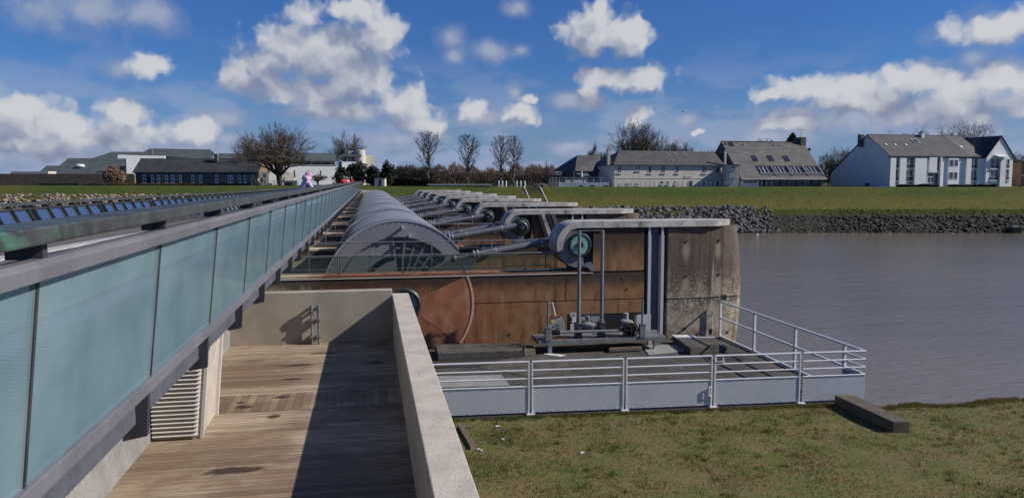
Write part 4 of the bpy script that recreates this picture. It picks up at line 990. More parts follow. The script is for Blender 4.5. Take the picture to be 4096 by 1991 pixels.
# long two-storey guest house
m = Far('guest_house', 2440, 165, GB, 'long two-storey rendered guest house with hipped slate roof and a row of small windows', 'building', None, 13, 2760)
xl, xr = m.x(2440), m.x(2908)
D = 9.0
zb, ze, zr = -.3, m.z(660), m.z(608, 169.5)
xbl = m.x(2384, 174)
MB().prism([(xl,0),(xr,0),(xr,D),(xbl,D)], zb, ze, 'z').build('wall', M['render'], m.r)
MB().box(xl-.02, xr, -.06, .0, m.z(714), m.z(711)).build('string_course', M['cream_wall'], m.r)
xi = m.x(2476, 169.5)
rf = MB().add([(xl-.35,-.35,ze),(xr,-.35,ze),(xr,D+.3,ze),(xbl-.4,D+.3,ze),(xi,4.5,zr),(xr,4.5,zr),(xl-.35,-.35,ze-.15),(xr,-.35,ze-.15),(xr,D+.3,ze-.15),(xbl-.4,D+.3,ze-.15)],
   [(0,1,5,4),(2,3,4,5),(3,0,4),(1,2,5),(0,6,7,1),(3,9,6,0),(2,8,9,3),(6,9,8,7)]).build('roof', M['slate'], m.r)
MB().beam((xi,4.5,zr+.04),(xr,4.5,zr+.04),.25,.12).build('ridge', M['cap'], rf)
MB().beam((xl-.3,-.42,ze-.08),(xr,-.42,ze-.08),.12,.10).build('gutter', M['steel_dark'], m.r)
for a, c, mu in ((2452,2468,1),(2580,2595,0),(2635,2653,1),(2696,2712,1),(2813,2830,1),(2872,2890,1)): m.window(a, c, 666, 693, 0, 'window' if mu == 0 else 'pane_pale', mu, fr=.09)
for a, c in ((2528,2535),(2539,2547)): m.window(a, c, 665, 684, 0, 'window', 0, fr=.08)
for a, c in ((2459,2468),(2484,2505),(2525,2543)): m.window(a, c, 734, 742, 0, 'window', 3, fr=.05)
for a, c in ((2633,2645),(2660,2670),(2694,2701)): m.window(a, c, 724, 737, 0, 'window', 0, fr=.08)
for a, c in ((2813,2830),(2872,2890)): m.window(a, c, 724, 744, 0, 'pane_pale', 1, False, fr=.08)
dr = m.rect('door', 2755, 2771, 724, 746, -.03, .03, 'window'); m.rect('door_frame', 2754, 2756, 723, 746, -.06, .03, 'frame', dr)
MB().beam((m.x(2738),-.1,m.z(707)),(m.x(2770),-.1,m.z(706)),.1,.12).box(m.x(2737),m.x(2740),-.15,0,m.z(713),m.z(705)).build('drain_pipe', M['frame'], m.r)
def chimney(f, px0, px1, py0, py1, y0, y1, mat, d, pot=True):
    c = f.rect('chimney', px0, px1, py0, py1, y0, y1, mat, d=d)
    if pot: MB().box(f.x(px0,d)-.08, f.x(px1,d)+.08, y0-.08, y1+.08, f.z(py0,d)+.003, f.z(py0,d)+.14).build('chimney_cap', M['cap'], c)
    return c
chimney(m, 2416, 2427, 603, 662, 1.2, 2.0, 'cap', 166.5)
chimney(m, 2904, 2914, 604, 668, -.7, -.36, 'cap', 164.5)
for px in (2541,2613,2682,2708,2770):
    z = m.z(638 if px == 2541 else 650, 167); MB().tube((m.x(px,167), 2.1 if px == 2541 else 1.0, z-.7), (m.x(px,167), 2.1 if px == 2541 else 1.0, z+.5), .09, None, 6).build('vent_pipe', M['cap'], rf)
def on_roof(f, A, B, C, u0, u1, v0, v1, nm, mat, lift=.05, parent=None, frame=None):
    """flat skylight on the roof plane with corners A (eave left), B (eave right), C (ridge left)"""
    A, B, C = Vector(A), Vector(B), Vector(C); e, h = B-A, C-A; n = e.cross(h).normalized()
    if n.y > 0: n = -n
    q = [A + e*u + h*v for u, v in ((u0,v0),(u1,v0),(u1,v1),(u0,v1))]
    o = MB().add([p + n*lift for p in q] + [p + n*.004 for p in q], [(0,1,2,3),(0,4,5,1),(1,5,6,2),(2,6,7,3),(3,7,4,0)]).build(nm, M[mat], parent or f.r)
    if frame:
        b = MB(); qq = [p + n*(lift+.02) for p in q]
        for i in range(4): b.beam(qq[i], qq[(i+1) % 4], .09, .06, n)
        b.build('frame', M[frame], o)
    return o
A_, B_, C_ = (xl,-.35,ze), (xr,-.35,ze), (xl,4.5,zr)
for u in (.525, .60, .685): on_roof(m, A_, B_, C_, u, u+.018, .70, .86, 'skylight', 'window', frame='cap')

# big slate roof house with strip dormers
h = Far('roof_house', 2958, 165, GB, 'large house almost all grey slate roof, with four strip dormers and a chimney', 'building', None, 13, 3060)
xa, xb = h.x(2958), h.x(3341); ze, zr, yr = h.z(715), h.z(567, 174.5), 9.5
rf = MB().add([(xa,0,ze),(xb,0,ze),(xb,yr,zr),(xa,yr,zr),(xa,yr*2,ze),(xb,yr*2,ze),(xa,0,ze-.3),(xb,0,ze-.3),(xb,2*yr,ze-.3),(xa,2*yr,ze-.3)],
   [(0,1,2,3),(3,2,5,4),(0,3,4,9,6),(1,7,8,5,2),(0,6,7,1),(4,5,8,9),(6,9,8,7)]).build('roof', M['slate_light'], h.r)
MB().beam((xa,-.06,ze-.06),(xb,-.06,ze-.06),.14,.16).build('gutter', M['frame'], h.r)
MB().box(xa+.4, h.x(3040), .6, 2*yr-.6, -.3, ze-.3).build('wall', M['white_wall'], h.r)
MB().box(h.x(3040), xb-.5, 1.6, 2*yr-.6, -.3, ze-.3).build('glazed_front', M['window'], h.r)
for i, px in enumerate((3041,3076,3108,3147,3183,3221,3255,3291,3332)): MB().box(h.x(px)-.13*(1+(i%2==0)), h.x(px)+.13*(1+(i%2==0)), 1.4, 1.58, -.3, ze-.3).build('pillar', M['concrete_grey' if i % 2 == 0 else 'steel'], h.r)
MB().box(h.x(2970), h.x(3035), .56, .6, ze-.9, ze-.5).build('ribbon_window', M['window'], h.r)
A_, B_, C_ = (xa,0,ze), (xb,0,ze), (xa,yr,zr)
LX = xb - xa
for i in range(4):
    u0 = (h.x(3042.5 + 71.5*i, 166) - xa)/LX; u1 = (h.x(3109 + 71.7*i, 166) - xa)/LX
    on_roof(h, A_, B_, C_, u0, u1, .09, .30, 'dormer_strip', 'window', .06)
    ds = h.r.children[-1]
    n_ = Vector((0, -(zr-ze), -yr)).normalized(); 
    P_ = lambda u, v, k: Vector(A_) + (Vector(B_)-Vector(A_))*u + (Vector(C_)-Vector(A_))*v + Vector((0,-(zr-ze),yr)).normalized()*k
    b = MB()
    for q in (.18, .42, .68): b.beam(P_(u0+(u1-u0)*q,.14,.10), P_(u0+(u1-u0)*q,.30,.10), .14 if q == .42 else .09, .06, n_)
    b.beam(P_(u0,.10,.16), P_(u1,.10,.16), .10, .10).beam(P_(u0,.135,.2), P_(u1,.135,.2), .07, .07).build('window_frame', M['frame'], ds)
    MB().beam(P_(u1+.006,.08,.12), P_(u1+.006,.32,.12), .5, .3, n_).build('dormer_cheek', M['slate_light'], ds)
    MB().beam(P_(u0,.315,.10), P_(u1,.315,.10), .12, .3).build('dormer_head', M['slate_dark'], ds)
for a, c in ((3038,3059),(3110,3131),(3181,3202)):
    u0, u1 = (h.x(a-3,168.5)-xa)/LX, (h.x(c-5,168.5)-xa)/LX
    on_roof(h, A_, B_, C_, u0, u1, .46, .605, 'skylight', 'window', .08, frame='steel_dark')
on_roof(h, A_, B_, C_, .075, .125, .87, .97, 'skylight', 'window', .08, frame='steel_dark'); on_roof(h, A_, B_, C_, .025, .045, .90, .96, 'skylight', 'window', .08)
MB().beam((xa,yr,zr+.05),(xb,yr,zr+.05),.3,.14).build('ridge', M['slate'], rf)
for u in (.245,.62,.69): MB().tube(P_(u,.89,0), P_(u,.89,0)+Vector((0,-.1,.7)), .12, None, 6).build('vent_pipe', M['cap'], rf)
c = chimney(h, 3257, 3279, 548, 582, 8.6, 9.8, 'stone_dark', 174)
an = MB().beam((h.x(3262,174),9.2,h.z(548,174)),(h.x(3262,174),9.2,h.z(514,174)),.06,.06)
for q in range(-2, 3): an.beam((h.x(3262,174)+q*.42,8.9,h.z(515.5,174)),(h.x(3262,174)+q*.42,9.5,h.z(515.5,174)),.04,.04)
an.beam((h.x(3262,174)-1,9.2,h.z(515,174)),(h.x(3262,174)+1,9.2,h.z(515,174)),.05,.05).build('aerial', M['galv'], c)
MB().lathe((xb+.45, 7.6, h.z(596,172)), [(.05,.1),(.36,.0),(.40,-.08),(.3,-.02)], 16).beam((xb,8,h.z(602,172)),(xb+.45,7.7,h.z(596,172)),.07,.07).build('satellite_dish', M['black'], h.r)
ax = Far('link_block', 2904, 163, GB, 'narrow pale rendered link block between the guest house and the big slate roof', 'building')
MB().box(ax.x(2905), ax.x(2956), 0, 3.5, -.3, ax.z(661)).build('wall', M['render'], ax.r)
MB().box(ax.x(2905)-.1, ax.x(2956)+.25, -.2, 3.5, ax.z(661)+.003, ax.z(658)).build('roof', M['slate'], ax.r)
MB().box(ax.x(2915), ax.x(2948), -.08, -.0, ax.z(712), ax.z(678)).build('panel', M['cream_wall'], ax.r)
ax.window(2922, 2942, 668, 675, 0, 'window', 0, True); ax.window(2921, 2937, 718, 726, 0, 'window', 0, True)

# white hotel
w = Far('white_hotel', 3515, 168, GB, 'big white hotel with grey slate roof, balconies and a gabled right wing', 'building', None, 14, 3760); w.r.scale = (1.055, 1, 1)
zb = -.3; ze = w.z(623); zr = w.z(545, 175); yr = 7.0
zbk = w.z(694, 187); ybk = 19.0
x0, x1 = 0.0, w.x(3945)
MB().prism([(0,zb),(0,ze),(yr,zr-.12),(ybk,zbk),(ybk,zb)], x0, x1, 'x').build('wall', M['white_wall'], w.r)
rf = MB().add([(x0-.1,-.5,ze-.25),(x1+.2,-.5,ze-.25),(x1+.2,yr,zr),(x0-.1,yr,zr),(x1+.2,ybk+.3,zbk-.1),(x0-.1,ybk+.3,zbk-.1),
   (x0-.1,-.5,ze-.1),(x1+.2,-.5,ze-.1),(x1+.2,yr,zr+.18),(x0-.1,yr,zr+.18),(x1+.2,ybk+.3,zbk+.1),(x0-.1,ybk+.3,zbk+.1)],
   [(6,7,8,9),(9,8,10,11),(0,1,7,6),(4,5,11,10),(0,6,9,3),(3,9,11,5),(1,2,8,7),(2,4,10,8)]).build('roof', M['slate'], w.r)
MB().box(x0-.02, x1, -.10, -.003, w.z(634), ze-.26).build('eaves_band', M['steel_mid'], w.r)
A_, B_, C_ = (x0-.1,-.5,ze-.1), (x1+.2,-.5,ze-.1), (x0-.1,yr,zr+.18)
on_roof(w, A_, B_, C_, .815, .985, .02, .97, 'roof_patch', 'slate_light', .03, rf)
on_roof(w, A_, B_, C_, .40, .455, .60, .78, 'skylight', 'pane_pale', .12, frame='white'); on_roof(w, A_, B_, C_, .845, .865, .40, .50, 'skylight', 'white', .08)
for u, v in ((.07,.46),(.165,.46),(.275,.46)): on_roof(w, A_, B_, C_, u, u+.014, v, v+.08, 'roof_vent', 'white', .15, rf)
MB().beam((x0,yr,zr+.2),(x1,yr,zr+.2),.3,.14).build('ridge', M['steel_mid'], rf)
c = chimney(w, 3686, 3698, 531, 556, 6, 7, 'white_wall', 174.5); MB().tube((w.x(3691,174.5),6.5,w.z(531,174.5)+.1),(w.x(3691,174.5),6.5,w.z(524,174.5)),.22,None,8).build('chimney_pot', M['black'], c)
chimney(w, 3434, 3450, 544, 590, 8.0, 9.0, 'stone_dark', 176)
an = MB().beam((w.x(3552,175),yr,zr),(w.x(3552,175),yr,zr+1.1),.05,.05).beam((w.x(3541,175),yr,zr+1.05),(w.x(3575,175),yr,zr+1.1),.05,.05); an.build('aerial', M['galv'], rf)
def balc(a, c, tops=((632,671),(678,721)), y=0, part='window'):
    for t0, t1 in tops:
        w.window(a, c, t0, t1, y-.02, 'pane_pale', 0, False, fr=.1)
        f = w.r.children[-1]
        x_0, x_1 = w.x(a)+.05, w.x(c)-.05; zt = w.z(t1-(t1-t0)*.36)
        MB().box(x_0, x_1, y-.18, y-.08, w.z(t1), zt-.25).build('balcony_panel', M['brown_panel'], f)
        MB().box(x_0-.05, x_1+.05, y-.2, y-.07, zt-.05, zt+.03).build('balcony_rail', M['frame'], f)
def bay(a, c, t=634, y0=-.5, mat='white_wall'): MB().box(w.x(a), w.x(c), y0, -.003, zb, w.z(t)).build('wall_pier', M[mat], w.r)
for a, c in ((3517,3541),(3559,3587),(3625,3677),(3857,3880),(3915,3940)): bay(a, c)
balc(3542, 3558); balc(3588, 3604); balc(3606, 3623); balc(3882, 3896); balc(3899, 3913)
for a, c in ((3542,3558),(3588,3604),(3606,3623),(3882,3896),(3899,3913)): w.window(a, c, 728, 736, -.02, 'steel' if False else 'pane_pale', 0, False)
w.window(3680, 3686, 632, 672, 0, 'pane_pale', 0, False, bar=True); w.window(3680, 3686, 680, 704, 0, 'window', 0, False)
MB().box(w.x(3689), w.x(3724), -.45, -.003, w.z(690), w.z(630)).build('wall_pier', M['white_wall'], w.r)
MB().box(w.x(3725), w.x(3737), -.06, .03, w.z(680), w.z(629)).build('stair_window', M['window'], w.r)
MB().box(w.x(3738), w.x(3745), -.55, -.003, zb, w.z(629)).build('wall_pier', M['white_wall'], w.r)
en = MB().box(w.x(3689), w.x(3736), -.04, .03, w.z(736), w.z(694)).build('entrance', M['window'], w.r)
b = MB()
for a, c, t0, t1 in ((3688,3691,693,737),(3715,3719,693,737),(3690,3716,706,709),(3702,3704,709,735),(3690,3716,730,733)): b.box(w.x(a), w.x(c), -.10, -.045, w.z(t1), w.z(t0))
b.build('door_frame', M['frame'], en)
for a, c in ((3777,3823),): MB().box(w.x(a), w.x(c), -.35, -.003, zb, w.z(632)).build('wall_pier', M['white_wall'], w.r)
for t0, t1 in ((638,665),(688,717)):
    for a, c in ((3781,3799),(3802,3820)): w.window(a, c, t0, t1, -.36, 'pane_pale', 0, False, fr=.1)
for a, c in ((3745.5,3777),(3823,3856.5)): MB().box(w.x(a), w.x(c), -.03, -.003, zb, w.z(632)).build('recess_wall', M['white_wall'], w.r)
# gabled wing
gx0, gx1, gxa = w.x(3940), w.x(4064), w.x(4002)
gz, ga_ = w.z(626), w.z(545)
gy = -1.0
MB().prism([(gx0,zb),(gx1,zb),(gx1,gz),(gxa,ga_),(gx0,gz)], gy, 12, 'y').build('wing_wall', M['white_wall'], w.r)
k = .3
b = MB()
for s_, xe in ((-1,gx0),(1,gx1)):
    xe2 = xe + s_*.3; ze2 = gz - .35
    b.add([(xe2,gy-.25,ze2+.08),(gxa,gy-.25,ga_+.06),(gxa,12.3,ga_+.06),(xe2,12.3,ze2+.08),(xe2,gy-.25,ze2+.28),(gxa,gy-.25,ga_+.28),(gxa,12.3,ga_+.28),(xe2,12.3,ze2+.28)],
          [(0,1,2,3),(4,7,6,5),(0,4,5,1),(3,2,6,7),(0,3,7,4)])
b.build('wing_roof', M['slate_dark'], w.r)
for a, c in ((3959,3977),(3981,3996)): balc(a, c, ((634,673),(680,721)), gy)
MB().box(w.x(3998), w.x(4022), gy-.5, gy-.003, zb, w.z(630)).build('wall_pier', M['white_wall'], w.r)
balc(4034, 4048, ((634,671),(680,719)), gy)
MB().prism([(gy,w.z(618)),(gy-1.2,w.z(624)),(gy-1.2,w.z(627)),(gy,w.z(624))], w.x(3974), w.x(4024), 'x').build('awning', M['white'], w.r)
for a, c in ((3955,4000),(4030,4053)):
    for t in (676, 723): MB().box(w.x(a), w.x(c), gy-.3, gy-.003, w.z(t+1), w.z(t-2)).build('balcony_slab', M['white_wall'], w.r)
MB().box(w.x(3478), w.x(3492), 4, 4.5, 0, w.z(729)-.2).build('meter_box', M['steel_dark'], w.r)
br = Far('brick_cottage', 4066, 176, GB, 'brown brick cottage with tiled lean-to at the far right edge of the picture', 'building')
MB().prism([(br.x(4064),-.3),(br.x(4180),-.3),(br.x(4180),br.z(640)),(br.x(4120),br.z(640)),(br.x(4064),br.z(645))], 0, 9, 'y').build('wall', M['brick'], br.r)
MB().prism([(br.x(4060),br.z(646)),(br.x(4150),br.z(716)),(br.x(4150),br.z(712)),(br.x(4060),br.z(641))], -2, 5, 'y').build('roof', M['slate_dark'], br.r)
MB().prism([(br.x(4062),br.z(648)),(br.x(4150),br.z(714)),(br.x(4150),-.3),(br.x(4062),-.3)], -1.8, -.01, 'y').build('gable_wall', M['brick'], br.r)
MB().box(br.x(4062), br.x(4140), -2.4, -1.82, br.z(705), br.z(701)).build('lean_to_edge', M['cap'], br.r)
chimney(br, 4064, 4070, 632, 652, 1, 1.8, 'orange', 176)

# restaurant with terrace
q = Far('restaurant', 2297, 164, GB, 'dark-shaded restaurant with hipped slate roof above a white terrace wall', 'building')
zt = q.z(729); zE = q.z(682)
foot = [(0,0),(q.x(2398,167),3),(q.x(2398,175),11),(q.x(2212,176),12)]
MB().prism(foot, zt, zE, 'z').build('wall', M['steel_dark'], q.r)  # shade on these walls is put into their dark colour
P0, P1, P2, P3 = [(a, b_, zE) for a, b_ in ((.1,-.6),(q.x(2402,166),2.4),(q.x(2402,176),12),(q.x(2207,177),12.8))]
T0, T1 = q.p(2308, 621, 170), q.p(2400, 621, 171.5)
rf = MB().add([P0,P1,P2,P3,T0,T1] + [(a,b_,c_-.2) for a,b_,c_ in (P0,P1,P2,P3)], [(0,1,5,4),(1,2,5),(2,3,4,5),(3,0,4),(0,6,7,1),(3,9,6,0),(6,9,8,7)]).build('roof', M['slate'], q.r)
for u in (.25,.62): on_roof(q, P0, P1, (T0[0]-.4,T0[1],T0[2]), u, u+.09, .50, .62, 'skylight', 'window', .08, frame='cap')
for i in range(9):
    t0, t1 = i/9+.01, (i+1)/9-.012
    a = Vector((0,0,0)).lerp(Vector((foot[3][0],foot[3][1],0)), t0); c_ = Vector((0,0,0)).lerp(Vector((foot[3][0],foot[3][1],0)), t1)
    nrm = Vector((-(c_-a).y, (c_-a).x, 0)).normalized()*-.05
    if nrm.y > 0: nrm = -nrm
    MB().add([a+nrm+Vector((0,0,zt+.2)),c_+nrm+Vector((0,0,zt+.2)),c_+nrm+Vector((0,0,zE-1.0)),a+nrm+Vector((0,0,zE-1.0)),a*1+Vector((0,0,zt+.2)),c_*1+Vector((0,0,zt+.2)),c_*1+Vector((0,0,zE-1)),a*1+Vector((0,0,zE-1))],
             [(0,1,2,3),(0,4,5,1),(1,5,6,2),(2,6,7,3),(3,7,4,0)]).build('window', M['pane_pale' if i % 3 else 'window'], q.r)
MB().prism([(-.2,-.65),(0.05,-.65),(0.05,-.4),(-.2,-.4)], zt, zE-.2, 'z').build('corner_post', M['concrete_grey'], q.r)
tr = empty('restaurant_terrace', W(SX(2190,160), 160, GB), -YAW, 'white painted terrace base with three low vents below the restaurant railing', 'terrace')
tx = lambda px: SX(px,160)-SX(2190,160); tz = lambda py: ZZ(py,160)-GB
MB().box(tx(2236), tx(2437), 0, 4.6, -.3, tz(729)).build('base_wall', M['white_wall'], tr)
MB().prism([(tx(2186),-.3),(tx(2196),tz(727)),(tx(2235.5),tz(727)),(tx(2235.5),-.3)], -.6, 4.6, 'y').build('ramp_wall', M['concrete_grey'], tr)
for a, c_ in ((2315,2333),(2361,2380),(2416,2434)): MB().box(tx(a), tx(c_), -.02, .03, tz(747), tz(742)).build('vent', M['black'], tr)
tl = empty('terrace_railing', W(SX(2190,160), 160.2, ZZ(729,160)), -YAW, 'white two-bar railing along the restaurant terrace', 'railing')
tz2 = lambda py: ZZ(py,160)-ZZ(729,160)
for px in (2199,2212,2225,2238,2262,2290,2318,2347,2375,2404): MB().box(tx(px)-.05, tx(px)+.05, 0, .08, -.0, tz2(710)).build('post', M['frame'], tl)
for py in (710.5, 720.5): MB().box(tx(2199), tx(2418), .01, .07, tz2(py)-.05, tz2(py)+.05).build('rail', M['frame'], tl)
sg = empty('restaurant_sign', W(SX(2221,161), 161, ZZ(692.5,161)), -YAW, 'wide dark red and white RESTAURANT BAR sign on the restaurant corner', 'sign')
sx = lambda px: (px-2221)/F*161
MB().box(sx(2196), sx(2246), 0, .25, -.42, .36).build('board', M['white'], sg)
MB().box(sx(2197.5), sx(2224), -.03, -.002, -.34, .28).build('panel', M['dark_red'], sg); MB().box(sx(2235), sx(2244.5), -.03, -.002, -.34, .28).build('panel', M['dark_red'], sg)
text('RESTAURANT', .285, M['white'], 'lettering', sg, ((sx(2197.5)+sx(2224))/2, -.035, -.03)); text('BAR', .40, M['white'], 'lettering', sg, ((sx(2235)+sx(2244.5))/2, -.035, -.03))
MB().lathe((sx(2229.5), -.01, -.03), [(.17,-.02),(.17,.0)], 16).build('emblem', M['window'], sg)
MB().box(sx(2196)-.35, sx(2196)-.02, .1, 1.6, -.42, .36).build('side_panel', M['dark_red'], sg)
um = empty('parasol', W(SX(2327,161.5), 161.5, ZZ(729,161.5)), -YAW, 'closed white parasol standing on the restaurant terrace', 'parasol')
MB().tube((0,0,0),(0,0,2.6),.04,None,8).build('pole', M['galv'], um); MB().lathe((0,0,1.0), [(.08,0),(.22,.2),(.16,.9),(.05,1.5)], 10, 'z').build('canopy', M['cloth_white'], um, smooth=True)
aw = MB().prism([(0,0),(-1.0,-.5),(-1.0,-.58),(0,-.1)], -1.4, 1.4, 'x').build('awning', M['steel'], None)
aw.location = (q.x(2326,164.4), .45, q.z(686,164)-q.z(682,164)+zE-.35); aw.parent = q.r; aw.rotation_euler.z = .45
for i, (a, wd_) in enumerate(((2268,.35),(2279,.2),(2304,.5),(2322,.5),(2339,.18))):
    f_ = empty('planter', W(SX(a,161), 161, ZZ(729,161)), -YAW, 'pale planter box on the restaurant terrace', 'planter', 'planters on the restaurant terrace')
    MB().box(-wd_, wd_, 0, .4, 0, .55).build('box', M['cap'], f_); MB().ball((0,.2,.62), wd_*.8, .18, .14, 8, 5, .3).build('plant', M['evergreen'], f_)

# left side: stone house, tiered slate museum, white wing, rubble wall
GL = 8.1
sh = Far('stone_house', 540, 165, GL, 'low long stone house with dark slate roof and white shutters', 'house')
xa, xb = sh.x(540), sh.x(1034); ze = sh.z(686); zr = sh.z(635, 168.5); D = 7
MB().box(xa, xb, 0, D, -.4, ze).build('wall', M['stone_dark'], sh.r)
MB().prism([(0,ze),(D,ze),(D/2,zr-.1)], xb-.3, xb-.002, 'x').build('gable', M['brick'], sh.r)  # sunlit end: its light is put into a paler brown than the front
MB().prism([(0,ze),(D,ze),(D/2,zr-.1)], xa+.002, xa+.3, 'x').build('gable', M['stone_dark'], sh.r)
rf = MB().add([(xa-.3,-.4,ze-.1),(xb+.2,-.4,ze-.1),(xb+.2,D/2,zr),(xa-.3,D/2,zr),(xb+.2,D+.4,ze-.1),(xa-.3,D+.4,ze-.1),(xa-.3,-.4,ze-.3),(xb+.2,-.4,ze-.3),(xb+.2,D/2,zr-.25),(xa-.3,D/2,zr-.25),(xb+.2,D+.4,ze-.3),(xa-.3,D+.4,ze-.3)],
   [(0,1,2,3),(3,2,4,5),(0,6,7,1),(5,4,10,11),(0,3,9,6),(3,5,11,9),(1,7,8,2),(2,8,10,4),(6,9,8,7),(9,11,10,8)]).build('roof', M['slate_dark'], sh.r)
MB().beam((xa-.3,D/2,zr+.03),(xb+.2,D/2,zr+.03),.25,.12).build('ridge', M['cap'], rf)
chimney(sh, 861, 874, 618, 646, 2.2, 2.9, 'stone_dark', 167.5); chimney(sh, 1028, 1043, 622, 672, 2.6, 3.6, 'stone_dark', 168)
Z1 = lambda x: x*.4273
for a, c_, e, f_ in ((1340,1372,1418,1442),(1472,1502,1552,1576),(1605,1636,1683,1706),(1795,1822,1870,1896),(2018,2044,2135,2160),(2160,2186,2235,2260),(2282,2306,2355,2380)):
    a, c_, e, f_ = map(Z1, (a, c_, e, f_))
    o = sh.rect('window', c_+1, e-1, 702, 733, -.04, .02, 'window')
    sh.rect('frame', c_, c_+2, 701, 733, -.06, .02, 'brown_panel', o); sh.rect('lintel', c_, e, 699, 702, -.08, .02, 'concrete_grey', o)
    for u, v in ((a, c_), (e, f_)):
        o = sh.rect('shutter', u, v, 701, 733, -.16, -.08, 'shutter')
        x_0, x_1 = sh.x(u), sh.x(v); b = MB()
        for t0, t1 in ((704,714),(717,730)): b.box(x_0+.1, x_1-.1, -.168, -.163, sh.z(t1), sh.z(t0))
        b.build('shutter_panel', M['pane_pale'], o)
MB().tube((xb+.1,-.2,ze-.1),(xb+.1,-.2,-.3),.06,None,6).build('downpipe', M['galv'], sh.r)
mu = Far('tiered_museum', 150, 184, GL, 'tiered complex of greenish slate mono-pitch roofs stepping up behind the stone house', 'building')
def tier(pts, d0, d1, mat='slate_green', nm='roof', wall=True):
    """slate slope given by its photo outline: bottom edge at d0, top edge at d1"""
    (ax_, ay), (bx, by), (cx_, cy), (dx, dy) = pts
    v = [mu.p(ax_, ay, d0), mu.p(bx, by, d0), mu.p(cx_, cy, d1), mu.p(dx, dy, d1)]
    lo = [(x, y, -.3) for x, y, z in v[:2]] + [(x, y+1, -.3) for x, y, z in v[2:]]
    o = MB().add(v+lo, [(0,1,2,3),(0,4,5,1),(1,5,6,2),(2,6,7,3),(3,7,4,0),(4,7,6,5)]).build(nm, M[mat], mu.r)
    MB().beam(v[3], v[2], .25, .14).build('coping', M['cap'], o); return o
tier([(150,696),(440,696),(432,664),(187,664)], 176, 181)
tier([(238,664),(505,664),(502,634),(277,634)], 181.5, 187)
tier([(368,634),(640,634),(575,609),(448,609)], 188, 193)
tier([(560,618),(858,640),(848,599),(602,595)], 190, 196)
tier([(858,650),(1040,650),(1035,617),(872,614.5)], 191, 197)
wq = [mu.p(px, py, 176.5) for px, py in ((475,619),(632,622),(632,632),(548,632),(538,690),(538,760),(502,760),(502,634),(475,634))]
x00 = wq[0][0]; wq = [(x, y+(x-x00)*.42, z) for x, y, z in wq]; nq = len(wq)
MB().add(wq + [(x, y+.6, z) for x, y, z in wq], [tuple(range(nq)), tuple(range(nq, 2*nq))[::-1]] + [(i, (i+1) % nq, nq+(i+1) % nq, nq+i) for i in range(nq)]).build('white_wall', M['white_wall'], mu.r)
for px in (603, 612): MB().tube(mu.p(px,618,189), mu.p(px,598,189), .18, None, 8).build('flue', M['galv'], mu.r)
MB().box(*[mu.x(p,190) for p in (853,862)], 5.5, 6.3, mu.z(622,190), mu.z(607,190)).build('stack', M['concrete_grey'], mu.r)
MB().ball(mu.p(324,664,180), 1.0, 1.0, .5, 12, 8).build('dome_light', M['white'], mu.r, smooth=True)
rw = Far('rubble_wall', 0, 163, GL, 'long brown rubble stone wall at the far left beside the stone house', 'wall')
MB().box(rw.x(-260), rw.x(538), 0, .6, -.4, rw.z(695)).build('wall', M['stone_brown'], rw.r)
MB().box(rw.x(8), rw.x(160), 3, 6, -.4, rw.z(685)).build('back_wall', M['cream_wall'], rw.r)
MB().box(rw.x(195), rw.x(350), -3.5, -3.0, -.4, rw.z(734,160)).build('low_wall', M['black'], rw.r)  # shadow at the wall's foot painted as a black strip
# white wing with tower
ww = Far('white_wing', 1049, 180, GL, 'white flat-walled wing with ribbon windows under a slate roof and a round tower', 'building', None, 20, 1200)
MB().box(ww.x(1045), ww.x(1345), 0, 9, -.4, ww.z(661)).build('wall', M['white_wall'], ww.r)
MB().box(ww.x(1045), ww.x(1345), -.12, .6, ww.z(661)+.003, ww.z(658)).build('wall_coping', M['concrete_grey'], ww.r)
MB().box(ww.x(1045), ww.x(1340), 1.2, 9, ww.z(658), ww.z(640)).build('window_band', M['window'], ww.r)
for i in range(22):
    px = 1052 + i*13; MB().box(ww.x(px), ww.x(px)+.22, 1.05, 1.19, ww.z(658), ww.z(640)).build('mullion', M['brown_panel' if i % 3 else 'frame'], ww.r)
v = [ww.p(1040,639,180.2), ww.p(1344,641,180.2), ww.p(1376,612,186), ww.p(1060,609,186)]
rf = MB().add(v + [(x,y,z-.35) for x,y,z in v[:2]] + [(x,y+4,z-1.5) for x,y,z in v[2:]], [(0,1,2,3),(0,4,5,1),(1,5,6,2),(3,7,4,0),(2,6,7,3),(4,7,6,5)]).build('roof', M['slate_green'], ww.r)
MB().box(ww.x(1372), ww.x(1452), 2, 9, -.4, ww.z(645)).build('upper_wall', M['white_wall'], ww.r)
MB().box(ww.x(1372), ww.x(1448), 2.5, 9, ww.z(645)+.003, ww.z(624)).build('upper_band', M['window'], ww.r)
for a, c_ in ((1374,1377),(1392,1396),(1406,1409),(1424,1428),(1444,1448)): MB().box(ww.x(a), ww.x(c_), 2.3, 2.48, ww.z(645), ww.z(624)).build('mullion', M['frame'], ww.r)
MB().prism([(ww.x(1345),ww.z(630)),(ww.x(1378),ww.z(612)),(ww.x(1450),ww.z(615)),(ww.x(1450),ww.z(624)),(ww.x(1380),ww.z(624)),(ww.x(1345),ww.z(642))], 1.6, 9, 'y').build('upper_roof', M['slate_green'], ww.r)
MB().lathe((ww.x(1455,182), 3, -.4), [(1.25,0),(1.25,ww.z(598,182)+.4),(1.15,ww.z(598,182)+.5)], 28, 'z').build('tower', M['cream_wall'], ww.r, smooth=True)
MB().box(ww.x(1414,184), ww.x(1448,184), 3.5, 6, ww.z(622,184), ww.z(601,184)).build('tower_link', M['concrete_grey'], ww.r)
MB().box(ww.x(1474,184), ww.x(1522,184), 3.5, 10, -.4, ww.z(618,184)).build('end_block', M['cream_wall'], ww.r)
MB().ball(ww.p(1487,617,186), .7, .7, .4, 12, 8).build('dome_light', M['white'], ww.r, smooth=True)
